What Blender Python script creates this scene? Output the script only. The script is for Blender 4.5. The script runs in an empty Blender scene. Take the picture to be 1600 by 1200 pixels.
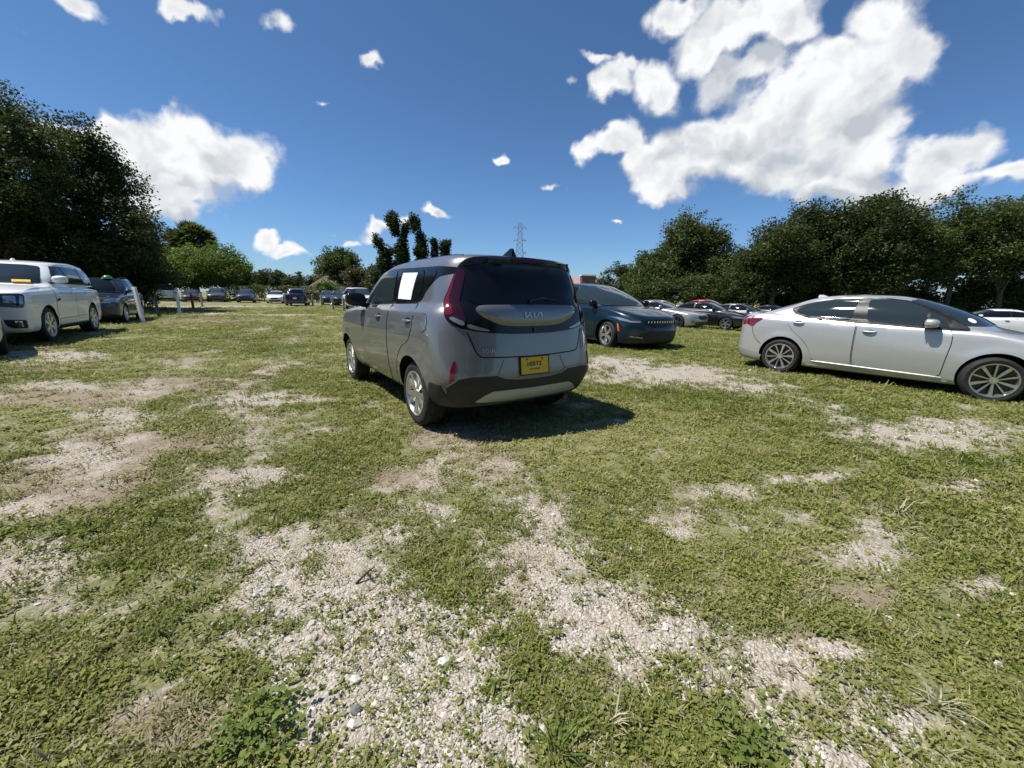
import bpy, bmesh, math, random
import numpy as np
from mathutils import Vector, Matrix
from mathutils.bvhtree import BVHTree
from mathutils.geometry import delaunay_2d_cdt

random.seed(7)
RNG = np.random.default_rng(7)
R = math.radians
scene = bpy.context.scene
COL = scene.collection

# ------------------------------------------------------------------ camera
CAM_H = 1.29
cam_data = bpy.data.cameras.new('camera')
cam_data.sensor_width = 36.0
cam_data.lens = 36.0 * 620.0 / 1600.0
cam_data.clip_start = 0.05
cam_data.clip_end = 5000.0
cam = bpy.data.objects.new('camera', cam_data)
COL.objects.link(cam)
PITCH, ROLL = R(12.416), 0.019
cam.matrix_world = Matrix.Translation((0, 0, CAM_H)) @ Matrix.Rotation(math.pi / 2 - PITCH, 4, 'X') @ Matrix.Rotation(ROLL, 4, 'Z')
scene.camera = cam

# ------------------------------------------------------------------ exposure
vs = scene.view_settings
vs.view_transform = 'Standard'
vs.look = 'None'
vs.exposure = 0.45
vs.gamma = 1.0
vs.use_curve_mapping = False
cy = scene.cycles
cy.max_bounces = 6
cy.diffuse_bounces = 2
cy.glossy_bounces = 3
cy.transmission_bounces = 3
cy.transparent_max_bounces = 8
cy.caustics_reflective = False
cy.caustics_refractive = False
cy.sample_clamp_indirect = 4.0

# ------------------------------------------------------------------ sun
SUN_EL, SUN_AZ = R(61.5), R(188.0)            # azimuth measured from +X, counter-clockwise: the sun stands to the left
SUN_DIR = Vector((math.cos(SUN_EL) * math.cos(SUN_AZ), math.cos(SUN_EL) * math.sin(SUN_AZ), math.sin(SUN_EL)))
sun_data = bpy.data.lights.new('sun', 'SUN')
sun_data.energy = 4.9
sun_data.angle = R(0.53)
sun_data.color = (1.0, 0.955, 0.88)
sun = bpy.data.objects.new('sun', sun_data)
sun.rotation_euler = SUN_DIR.to_track_quat('Z', 'Y').to_euler()
COL.objects.link(sun)


# ------------------------------------------------------------------ node helpers
class NT:
    def __init__(self, tree):
        self.t = tree
        self.n = tree.nodes
        self.l = tree.links

    def new(self, kind, **kw):
        nd = self.n.new(kind)
        for k, v in kw.items():
            setattr(nd, k, v)
        return nd

    def put(self, sock, v):
        if v is None:
            return
        if hasattr(v, 'is_output'):
            self.l.new(v, sock)
        else:
            if isinstance(v, (tuple, list)) and sock.type == 'RGBA' and len(v) == 3:
                v = (*v, 1.0)
            sock.default_value = v

    def math(self, op, a=None, b=None, c=None, clamp=False):
        nd = self.new('ShaderNodeMath', operation=op, use_clamp=clamp)
        for i, v in enumerate((a, b, c)):
            self.put(nd.inputs[i], v)
        return nd.outputs[0]

    def vmath(self, op, a=None, b=None, s=None):
        nd = self.new('ShaderNodeVectorMath', operation=op)
        self.put(nd.inputs[0], a)
        self.put(nd.inputs[1], b)
        if s is not None:
            self.put(nd.inputs[3], s)
        return nd.outputs['Value'] if op in ('LENGTH', 'DOT_PRODUCT', 'DISTANCE') else nd.outputs[0]

    def mix(self, f, a, b, blend='MIX'):
        nd = self.new('ShaderNodeMix', data_type='RGBA', blend_type=blend)
        self.put(nd.inputs[0], f)
        self.put(nd.inputs[6], a)
        self.put(nd.inputs[7], b)
        return nd.outputs[2]

    def noise(self, vec, scale, detail=4.0, rough=0.55, dist=0.0, out=0):
        nd = self.new('ShaderNodeTexNoise')
        self.put(nd.inputs['Vector'], vec)
        self.put(nd.inputs['Scale'], scale)
        self.put(nd.inputs['Detail'], detail)
        self.put(nd.inputs['Roughness'], rough)
        self.put(nd.inputs['Distortion'], dist)
        return nd.outputs[out]

    def smooth(self, v, a, b, o0=0.0, o1=1.0):
        nd = self.new('ShaderNodeMapRange', interpolation_type='SMOOTHSTEP')
        self.put(nd.inputs[0], v)
        nd.inputs[1].default_value = a
        nd.inputs[2].default_value = b
        nd.inputs[3].default_value = o0
        nd.inputs[4].default_value = o1
        return nd.outputs[0]

    def attr(self, name, kind='GEOMETRY'):
        nd = self.new('ShaderNodeAttribute', attribute_name=name, attribute_type=kind)
        return nd


def new_mat(name):
    m = bpy.data.materials.new(name)
    m.use_nodes = True
    t = NT(m.node_tree)
    t.n.clear()
    out = t.new('ShaderNodeOutputMaterial')
    return m, t, out


def pbsdf(t, out, **kw):
    b = t.new('ShaderNodeBsdfPrincipled')
    for k, v in kw.items():
        t.put(b.inputs[k.replace('_', ' ')], v)
    t.l.new(b.outputs[0], out.inputs['Surface'])
    return b


# ------------------------------------------------------------------ sky with clouds
world = bpy.data.worlds.new('World')
scene.world = world
world.use_nodes = True
wt = NT(world.node_tree)
wt.n.clear()



# each cloud puff: direction, long axis, two angular half sizes, weight
CLOUDS = [
    (-0.67, 0.701, 0.245, 0.729, 0.551, 0.406, 0.062, 0.026, 1.0),
    (-0.627, 0.742, 0.238, 0.766, 0.522, 0.375, 0.073, 0.039, 1.0),
    (-0.574, 0.78, 0.248, 0.82, 0.538, 0.192, 0.066, 0.05, 1.0),
    (-0.612, 0.767, 0.193, 0.794, 0.584, 0.169, 0.086, 0.04, 1.0),
    (-0.508, 0.83, 0.232, 0.86, 0.505, 0.067, 0.062, 0.046, 1.0),
    (-0.644, 0.75, 0.149, 0.764, 0.643, 0.042, 0.063, 0.024, 0.9),
    (-0.698, 0.675, 0.239, 0.669, 0.495, 0.554, 0.034, 0.016, 0.8),
    (-0.638, 0.664, 0.39, 0.714, 0.699, -0.024, 0.034, 0.014, 0.75),
    (-0.693, 0.633, 0.346, 0.656, 0.752, -0.063, 0.014, 0.009, 0.6),
    (-0.522, 0.734, 0.435, 0.808, 0.589, -0.027, 0.026, 0.016, 0.9),
    (-0.408, 0.792, 0.454, 0.873, 0.484, -0.063, 0.037, 0.024, 1.0),
    (-0.278, 0.863, 0.421, 0.96, 0.243, 0.136, 0.021, 0.01, 0.6),
    (-0.035, 0.954, 0.298, 0.999, 0.028, 0.026, 0.025, 0.011, 0.85),
    (-0.182, 0.966, 0.183, 0.981, 0.19, -0.029, 0.043, 0.014, 0.95),
    (-0.301, 0.943, 0.14, 0.937, 0.265, 0.226, 0.059, 0.017, 0.9),
    (-0.269, 0.95, 0.155, 0.947, 0.232, 0.223, 0.028, 0.019, 0.8),
    (-0.507, 0.856, 0.104, 0.845, 0.468, 0.261, 0.033, 0.022, 0.9),
    (-0.472, 0.878, 0.082, 0.88, 0.475, -0.031, 0.045, 0.016, 0.8),
    (-0.411, 0.901, 0.138, 0.912, 0.403, 0.081, 0.018, 0.008, 0.6),
    (-0.373, 0.921, 0.111, 0.928, 0.368, 0.064, 0.022, 0.008, 0.65),
    (0.226, 0.96, 0.166, 0.974, -0.225, -0.021, 0.02, 0.007, 0.7),
    (-0.36, 0.859, 0.363, 0.933, 0.325, 0.155, 0.016, 0.006, 0.45),
    (0.081, 0.969, 0.235, 0.997, -0.083, -0.002, 0.02, 0.008, 0.4),
    (0.105, 0.909, 0.404, 0.994, -0.102, -0.029, 0.018, 0.008, 0.4),
    (0.356, 0.818, 0.452, 0.761, -0.531, 0.372, 0.073, 0.054, 1.05),
    (0.409, 0.78, 0.474, 0.864, -0.496, 0.082, 0.08, 0.04, 1.0),
    (0.455, 0.771, 0.447, 0.837, -0.541, 0.086, 0.049, 0.034, 0.9),
    (0.291, 0.821, 0.492, 0.946, -0.324, -0.015, 0.051, 0.023, 0.7),
    (0.268, 0.875, 0.403, 0.964, -0.249, -0.097, 0.062, 0.046, 1.1),
    (0.184, 0.892, 0.412, 0.956, -0.26, 0.138, 0.053, 0.035, 1.0),
    (0.155, 0.881, 0.447, 0.981, -0.083, -0.176, 0.044, 0.011, 0.7),
    (0.215, 0.873, 0.438, 0.977, -0.198, -0.083, 0.033, 0.015, 0.7),
    (0.153, 0.94, 0.306, 0.988, -0.15, -0.031, 0.033, 0.033, 0.95),
    (0.212, 0.924, 0.317, 0.977, -0.205, -0.053, 0.063, 0.035, 1.0),
    (0.262, 0.923, 0.281, 0.965, -0.255, -0.06, 0.052, 0.036, 0.9),
    (0.557, 0.755, 0.348, 0.665, -0.649, 0.37, 0.095, 0.069, 1.15),
    (0.478, 0.817, 0.323, 0.779, -0.554, 0.294, 0.135, 0.074, 1.2),
    (0.372, 0.882, 0.289, 0.909, -0.405, 0.1, 0.131, 0.074, 1.2),
    (0.318, 0.916, 0.245, 0.949, -0.31, -0.065, 0.07, 0.037, 1.1),
    (0.597, 0.712, 0.369, 0.462, -0.679, 0.571, 0.043, 0.06, 0.9),
    (0.407, 0.823, 0.396, 0.825, -0.513, 0.239, 0.101, 0.035, 0.75),
    (0.551, 0.719, 0.423, 0.423, -0.675, 0.605, 0.051, 0.049, 0.7),
    (0.512, 0.764, 0.393, 0.705, -0.634, 0.32, 0.052, 0.042, 0.8),
    (0.557, 0.793, 0.247, 0.824, -0.566, 0.006, 0.119, 0.061, 1.1),
    (0.59, 0.762, 0.269, 0.731, -0.642, 0.229, 0.059, 0.054, 1.1),
    (0.674, 0.701, 0.231, 0.727, -0.686, -0.018, 0.071, 0.047, 1.1),
    (0.496, 0.839, 0.226, 0.87, -0.481, -0.109, 0.07, 0.037, 0.95),
    (0.588, 0.784, 0.197, 0.814, -0.568, -0.121, 0.113, 0.031, 1.0),
    (0.698, 0.675, 0.241, 0.717, -0.664, -0.213, 0.028, 0.02, 0.9),
    (0.73, 0.659, 0.183, 0.684, -0.675, -0.276, 0.055, 0.024, 1.0),
    (0.672, 0.715, 0.192, 0.743, -0.652, -0.151, 0.07, 0.024, 1.0),
    (0.756, 0.629, 0.181, 0.656, -0.732, -0.183, 0.036, 0.027, 1.0),
    (-0.557, 0.8, 0.222, 0.833, 0.528, 0.168, 0.084, 0.043, 1.05),
    (-0.616, 0.768, 0.172, 0.788, 0.613, 0.055, 0.075, 0.029, 1.0),
    (0.458, 0.843, 0.283, 0.826, -0.515, 0.231, 0.119, 0.071, 1.15),
    (0.52, 0.797, 0.306, 0.747, -0.591, 0.306, 0.111, 0.079, 1.2),
]
CLOUDS = [(*c[:6], c[6] * 1.18, c[7] * 1.22, c[8]) if k < 7 else c for k, c in enumerate(CLOUDS)]
geo = wt.new('ShaderNodeNewGeometry')
tcw = wt.new('ShaderNodeTexCoord')
vdir = wt.vmath('NORMALIZE', tcw.outputs['Generated'])
warp = wt.noise(vdir, 9.0, 3.0, .55, out=1)
warp2 = wt.noise(vdir, 34.0, 3.0, .6, out=1)
vw = wt.vmath('ADD', vdir, wt.vmath('MULTIPLY', wt.vmath('SUBTRACT', warp, (.5, .5, .5)), (.10, .10, .10)))
vw = wt.vmath('ADD', vw, wt.vmath('MULTIPLY', wt.vmath('SUBTRACT', warp2, (.5, .5, .5)), (.022, .022, .022)))
field = None
vwk = vw
for _n, (dx, dy, dz, ax, ay, az, ra, rb, s) in enumerate(CLOUDS):
    if _n and _n % 12 == 0:                            # keeps the shader's working set small
        cmb = wt.new('ShaderNodeCombineXYZ')
        wt.put(cmb.inputs[0], wt.math('MULTIPLY', field, 1e-7))
        vwk = wt.vmath('ADD', vw, cmb.outputs[0])
    D_ = Vector((dx, dy, dz)).normalized()
    A_ = Vector((ax, ay, az))
    A_ = (A_ - D_ * A_.dot(D_)).normalized()
    B_ = A_.cross(D_)
    if B_.z < 0:
        A_, B_ = -A_, -B_
    m3 = Matrix((A_, D_, B_)).transposed()
    if m3.determinant() < 0:
        m3 = Matrix((-A_, D_, B_)).transposed()
    mp = wt.new('ShaderNodeMapping', vector_type='TEXTURE')
    wt.put(mp.inputs['Vector'], vwk)
    mp.inputs['Location'].default_value = D_
    mp.inputs['Rotation'].default_value = m3.to_euler()
    mp.inputs['Scale'].default_value = (ra, max(ra, rb), rb)
    ln = wt.vmath('LENGTH', mp.outputs[0])
    v = wt.math('MULTIPLY_ADD', ln, -s, s)
    field = v if field is None else wt.math('SMOOTH_MAX', field, v, .25)
# the same field a little nearer the sun, for the big clouds only: shows which side lies in shade
OFF = SUN_DIR * .050 + Vector((0, 0, .022))
field_s = None
_m = 0
for (dx, dy, dz, ax, ay, az, ra, rb, s) in CLOUDS:
    if ra < .055:
        continue
    _m += 1
    if _m % 12 == 0:
        cmb = wt.new('ShaderNodeCombineXYZ')
        wt.put(cmb.inputs[0], wt.math('MULTIPLY', field_s, 1e-7))
        vwk = wt.vmath('ADD', vw, cmb.outputs[0])
    D_ = Vector((dx, dy, dz)).normalized()
    A_ = Vector((ax, ay, az))
    A_ = (A_ - D_ * A_.dot(D_)).normalized()
    B_ = A_.cross(D_)
    if B_.z < 0:
        A_, B_ = -A_, -B_
    m3 = Matrix((A_, D_, B_)).transposed()
    if m3.determinant() < 0:
        m3 = Matrix((-A_, D_, B_)).transposed()
    mp = wt.new('ShaderNodeMapping', vector_type='TEXTURE')
    wt.put(mp.inputs['Vector'], vwk)
    mp.inputs['Location'].default_value = D_ - (OFF - D_ * OFF.dot(D_))
    mp.inputs['Rotation'].default_value = m3.to_euler()
    mp.inputs['Scale'].default_value = (ra, max(ra, rb), rb)
    v = wt.math('MULTIPLY_ADD', wt.vmath('LENGTH', mp.outputs[0]), -s, s)
    field_s = v if field_s is None else wt.math('SMOOTH_MAX', field_s, v, .25)
# billows: fine relief eats into the edges and shades the inside
bil = wt.noise(vdir, 16.0, 8.0, .57, .1)
off = tuple(SUN_DIR * .030)
shd = wt.noise(vw, 12.0, 3.0, .5)
shd_s = wt.noise(wt.vmath('ADD', vw, off), 12.0, 3.0, .5)
veil = wt.noise(vdir, 4.5, 4.0, .55)
dens = wt.math('MULTIPLY_ADD', wt.math('SUBTRACT', bil, .5), 1.35, field)
alpha = wt.smooth(dens, -.06, .40)
thin = wt.smooth(wt.math('MULTIPLY_ADD', wt.math('SUBTRACT', veil, .5), 1.6, field), -.02, .32, .60, 1.0)
alpha = wt.math('MULTIPLY', alpha, thin)
relief = wt.math('SUBTRACT', shd, shd_s)
shade = wt.math('MAXIMUM', wt.math('SUBTRACT', field_s, field), -.10)
core = wt.smooth(dens, .25, 1.0)
lit = wt.math('MULTIPLY_ADD', relief, 2.5, .80)
lit = wt.math('SUBTRACT', lit, wt.math('MULTIPLY', shade, 1.6))
lit = wt.math('SUBTRACT', lit, wt.math('MULTIPLY', core, .34), clamp=True)
sk = wt.new('ShaderNodeTexSky', sky_type='NISHITA')
sk.sun_disc = False
sk.sun_elevation = SUN_EL
sk.sun_rotation = R(90) - SUN_AZ
sk.altitude = 0
sk.air_density = 1.0
sk.dust_density = .25
sk.ozone_density = 3.0
SKY_STRENGTH = .10
sepd = wt.new('ShaderNodeSeparateXYZ')
wt.put(sepd.inputs[0], vdir)
low = wt.smooth(sepd.outputs[2], -.02, .45)
skt = wt.mix(1.0, sk.outputs[0], wt.mix(low, (.49, .67, .90), (.46, .63, .78)), 'MULTIPLY')
cc = wt.mix(lit, (3.9, 4.2, 4.65), (7.15, 7.2, 7.25))
skyc = wt.mix(alpha, skt, cc)
bg = wt.new('ShaderNodeBackground')
wt.put(bg.inputs[0], skyc)
bg.inputs[1].default_value = SKY_STRENGTH
wo = wt.new('ShaderNodeOutputWorld')
wt.l.new(bg.outputs[0], wo.inputs[0])
world.cycles.sampling_method = 'MANUAL'
world.cycles.sample_map_resolution = 512


# ------------------------------------------------------------------ object helpers
def link(o, parent=None):
    COL.objects.link(o)
    if parent is not None:
        o.parent = parent
    return o


def tag(o, label=None, cat=None, group=None, kind=None):
    if label:
        o['label'] = label
    if cat:
        o['category'] = cat
    if group:
        o['group'] = group
    if kind:
        o['kind'] = kind
    return o


def empty(name, loc=(0, 0, 0), rz=0.0):
    o = bpy.data.objects.new(name, None)
    o.location = loc
    o.rotation_euler = (0, 0, rz)
    o.empty_display_size = 0.3
    return link(o)


def mesh_obj(name, verts, faces, mat, parent=None, smooth=True, sharp=None):
    me = bpy.data.meshes.new(name)
    me.from_pydata([tuple(v) for v in verts], [], [tuple(f) for f in faces])
    if smooth:
        me.polygons.foreach_set('use_smooth', [True] * len(me.polygons))
    if sharp is not None:
        me.set_sharp_from_angle(angle=R(sharp))
    if mat is not None:
        me.materials.append(mat)
    o = bpy.data.objects.new(name, me)
    return link(o, parent)


class MB:
    """collects boxes, tubes and lathes into one mesh"""
    def __init__(self):
        self.v, self.f = [], []

    def add(self, v, f):
        k = len(self.v)
        self.v += [tuple(p) for p in v]
        self.f += [tuple(i + k for i in q) for q in f]
        return self

    def box(self, c, s, rot=None):
        hx, hy, hz = s[0] / 2, s[1] / 2, s[2] / 2
        vs_ = [Vector((x, y, z)) for x in (-hx, hx) for y in (-hy, hy) for z in (-hz, hz)]
        if rot is not None:
            vs_ = [rot @ v for v in vs_]
        vs_ = [v + Vector(c) for v in vs_]
        return self.add(vs_, [(0, 1, 3, 2), (4, 6, 7, 5), (0, 4, 5, 1), (2, 3, 7, 6), (0, 2, 6, 4), (1, 5, 7, 3)])

    def tube(self, pts, radii, n=8, cap=True):
        pts = [Vector(p) for p in pts]
        rings = []
        prev = None
        for i, p in enumerate(pts):
            d = (pts[min(i + 1, len(pts) - 1)] - pts[max(i - 1, 0)])
            d = d.normalized() if d.length > 1e-9 else Vector((0, 0, 1))
            if prev is None:
                a = d.orthogonal().normalized()
            else:
                a = (prev - d * prev.dot(d))
                a = a.normalized() if a.length > 1e-6 else d.orthogonal().normalized()
            prev = a
            b = d.cross(a)
            r = radii[i] if hasattr(radii, '__len__') else radii
            rings.append([p + (a * math.cos(2 * math.pi * k / n) + b * math.sin(2 * math.pi * k / n)) * r for k in range(n)])
        v = [q for rg in rings for q in rg]
        f = []
        for i in range(len(rings) - 1):
            for k in range(n):
                f.append((i * n + k, i * n + (k + 1) % n, (i + 1) * n + (k + 1) % n, (i + 1) * n + k))
        if cap:
            f.append(tuple(range(n - 1, -1, -1)))
            f.append(tuple((len(rings) - 1) * n + k for k in range(n)))
        return self.add(v, f)

    def lathe(self, prof, n=32, axis='y', c=(0, 0, 0), close=False):
        """prof: list of (radius, position along the axis)"""
        v, f = [], []
        for r, a in prof:
            for k in range(n):
                t = 2 * math.pi * k / n
                p = (r * math.cos(t), a, r * math.sin(t)) if axis == 'y' else (r * math.cos(t), r * math.sin(t), a)
                v.append((p[0] + c[0], p[1] + c[1], p[2] + c[2]))
        m = len(prof)
        for i in range(m - 1 + (1 if close else 0)):
            for k in range(n):
                j = (i + 1) % m
                f.append((i * n + k, i * n + (k + 1) % n, j * n + (k + 1) % n, j * n + k))
        return self.add(v, f)

    def build(self, name, mat, parent=None, sharp=35, smooth=True):
        return mesh_obj(name, self.v, self.f, mat, parent, smooth, sharp)


# ------------------------------------------------------------------ materials for vehicles
def mat_paint(name, col, metallic=0.6, rough=0.34, coat=1.0, flake=0.05, dust=0.06):
    m, t, out = new_mat(name)
    tc = t.new('ShaderNodeTexCoord')
    n1 = t.noise(tc.outputs['Object'], 900.0, 1.0)
    n2 = t.noise(tc.outputs['Object'], 2.3, 5.0)
    c = t.mix(t.math('MULTIPLY', n1, flake * 2), col, tuple(min(1, x * 1.5 + .02) for x in col))
    d = t.math('MULTIPLY', t.smooth(n2, .35, .75), dust)
    c = t.mix(d, c, (.34, .30, .24))
    b = pbsdf(t, out, Base_Color=c, Metallic=metallic, Coat_Weight=coat, Coat_Roughness=.035)
    t.put(b.inputs['Roughness'], t.math('ADD', t.math('MULTIPLY', d, .8), rough))
    return m


def mat_simple(name, col, rough=.5, metallic=0.0, coat=0.0, spec=.5, noise=0.0, nscale=40.0, bump=0.0):
    m, t, out = new_mat(name)
    c = col
    b = pbsdf(t, out, Roughness=rough, Metallic=metallic, Coat_Weight=coat)
    t.put(b.inputs['Specular IOR Level'], spec)
    if noise or bump:
        tc = t.new('ShaderNodeTexCoord')
        n = t.noise(tc.outputs['Object'], nscale, 5.0, .6)
        if noise:
            c = t.mix(t.smooth(n, .3, .7), tuple(x * (1 - noise) for x in col), tuple(min(1, x * (1 + noise)) for x in col))
        if bump:
            bp = t.new('ShaderNodeBump')
            bp.inputs['Strength'].default_value = bump
            bp.inputs['Distance'].default_value = .01
            t.l.new(n, bp.inputs['Height'])
            t.l.new(bp.outputs[0], b.inputs['Normal'])
    t.put(b.inputs['Base Color'], c)
    return m


M = {}
M['glass_dark'] = mat_simple('tinted_glass', (.006, .008, .010), .03, 0, 0, .28)
M['glass_mid'] = mat_simple('window_glass', (.020, .030, .033), .05, 0, 0, .5)
M['glass_green'] = mat_simple('windshield_glass', (.03, .042, .043), .02, 0, 0, .6)
M['black_gloss'] = mat_simple('gloss_black_trim', (.006, .0065, .0075), .15, 0, .12, .3)
M['pillar_black'] = mat_simple('pillar_black', (.012, .012, .013), .42, 0, 0, .3)
M['black_plastic'] = mat_simple('black_plastic', (.022, .023, .024), .55, 0, 0, .4, .25, 60, .15)
M['rubber'] = mat_simple('tyre_rubber', (.022, .022, .022), .75, 0, 0, .3, .35, 25, .2)
M['well'] = mat_simple('wheel_well', (.008, .008, .008), .9, 0, 0, .1)
M['alloy'] = mat_simple('alloy_silver', (.62, .62, .61), .28, .9, .3, .5, .08, 12)
M['alloy_dark'] = mat_simple('alloy_dark', (.05, .05, .052), .35, .5, .3)
M['chrome'] = mat_simple('chrome', (.75, .75, .76), .12, 1.0)
M['silver_plastic'] = mat_simple('silver_plastic', (.42, .42, .41), .45, .4)
M['red_lens'] = mat_simple('red_lens', (.15, .004, .014), .08, 0, .6)
M['dark_red_lens'] = mat_simple('dark_red_lens', (.030, .0015, .006), .08, 0, .4)
M['clear_lens'] = mat_simple('clear_lens', (.30, .30, .29), .15, .4, .6)
M['lamp_lens'] = mat_simple('headlamp_lens', (.40, .43, .46), .08, .6, 1.0)
M['lamp_dark'] = mat_simple('headlamp_dark', (.035, .04, .045), .08, .3, 1.0)
M['amber_lens'] = mat_simple('amber_lens', (.75, .16, .04), .15, 0, 1.0)
M['white_paper'] = mat_simple('white_paper', (.70, .70, .70), .7, 0, 0, .2)
M['yellow_plate'] = mat_simple('yellow_plate', (.72, .46, .012), .4, 0, 0, .4, .06, 30)
M['ink'] = mat_simple('black_ink', (.015, .012, .012), .5)
M['ink_red'] = mat_simple('dark_red_ink', (.16, .03, .012), .5)
M['seam'] = mat_simple('panel_gap', (.012, .012, .013), .8, 0, 0, .1)
M['yellow_paper'] = mat_simple('yellow_tag', (.80, .48, .06), .6)


# ------------------------------------------------------------------ vehicle body
def cap_pts(n_, k):
    th = np.linspace(0, math.pi / 2, k + 1)
    return 1 - np.cos(th) ** (2.0 / n_), np.sin(th) ** (2.0 / n_)      # depth fraction from the end, width fraction


def half_outline(lv, K, S):
    xr, xf, w = lv['xr'], lv['xf'], lv['w']
    ar, nr, af, nf = lv.get('ar', .45), lv.get('nr', 3.2), lv.get('af', .6), lv.get('nf', 2.8)
    wr, wf = lv.get('wr', 1.0), lv.get('wf', 1.0)
    dr, yr = cap_pts(nr, K)
    df, yf = cap_pts(nf, K)
    xs = [xr + ar * d for d in dr]
    ys = [w * wr * y for y in yr]
    for i in range(1, S):
        t = i / S
        x = (xr + ar) * (1 - t) + (xf - af) * t
        bow = 4 * t * (1 - t)
        e = wr * (1 - t) + wf * t
        xs.append(x)
        ys.append(w * (e + (1 - e) * min(1.0, bow * 1.25)))
    xs += [xf - af * d for d in df[::-1]]
    ys += [w * wf * y for y in yf[::-1]]
    xs, ys = np.array(xs), np.array(ys)
    z = lv['z']
    if np.isscalar(z):
        zs = np.full(len(xs), float(z))
    else:
        px = np.array([p[0] for p in z])
        pz = np.array([p[1] for p in z])
        zs = np.interp(xs, px, pz)
        u = np.clip((xs - px[0]) / (px[-1] - px[0]), 0, 1)
        if len(z) == 2:
            zs = pz[0] + (pz[1] - pz[0]) * u
    # crown: the middle of the nose / tail of a level may sit higher than its sides
    cr = lv.get('crown', 0.0)
    if cr:
        zs = zs + cr * (1 - (ys / max(1e-6, w)) ** 2)
    return np.stack([xs, ys, zs], 1)


def catmull(P, sub):
    """P: (L,n,3) level rings -> smooth interpolation between levels"""
    L = len(P)
    if sub <= 1:
        return P
    out = []
    for i in range(L - 1):
        p1, p2 = P[i], P[i + 1]
        p0 = P[i - 1] if i > 0 else 2 * p1 - p2
        p3 = P[i + 2] if i + 2 < L else 2 * p2 - p1
        d01 = np.sqrt(np.linalg.norm(p1 - p0, axis=1, keepdims=True)) + 1e-4
        d12 = np.sqrt(np.linalg.norm(p2 - p1, axis=1, keepdims=True)) + 1e-4
        d23 = np.sqrt(np.linalg.norm(p3 - p2, axis=1, keepdims=True)) + 1e-4
        m1 = (p1 - p0) / d01 - (p2 - p0) / (d01 + d12) + (p2 - p1) / d12
        m2 = (p2 - p1) / d12 - (p3 - p1) / (d12 + d23) + (p3 - p2) / d23
        m1, m2 = m1 * d12, m2 * d12
        for k in range(sub):
            t = k / sub
            out.append((2 * t ** 3 - 3 * t ** 2 + 1) * p1 + (t ** 3 - 2 * t ** 2 + t) * m1 + (-2 * t ** 3 + 3 * t ** 2) * p2 + (t ** 3 - t ** 2) * m2)
    out.append(P[-1])
    return np.array(out)


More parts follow.
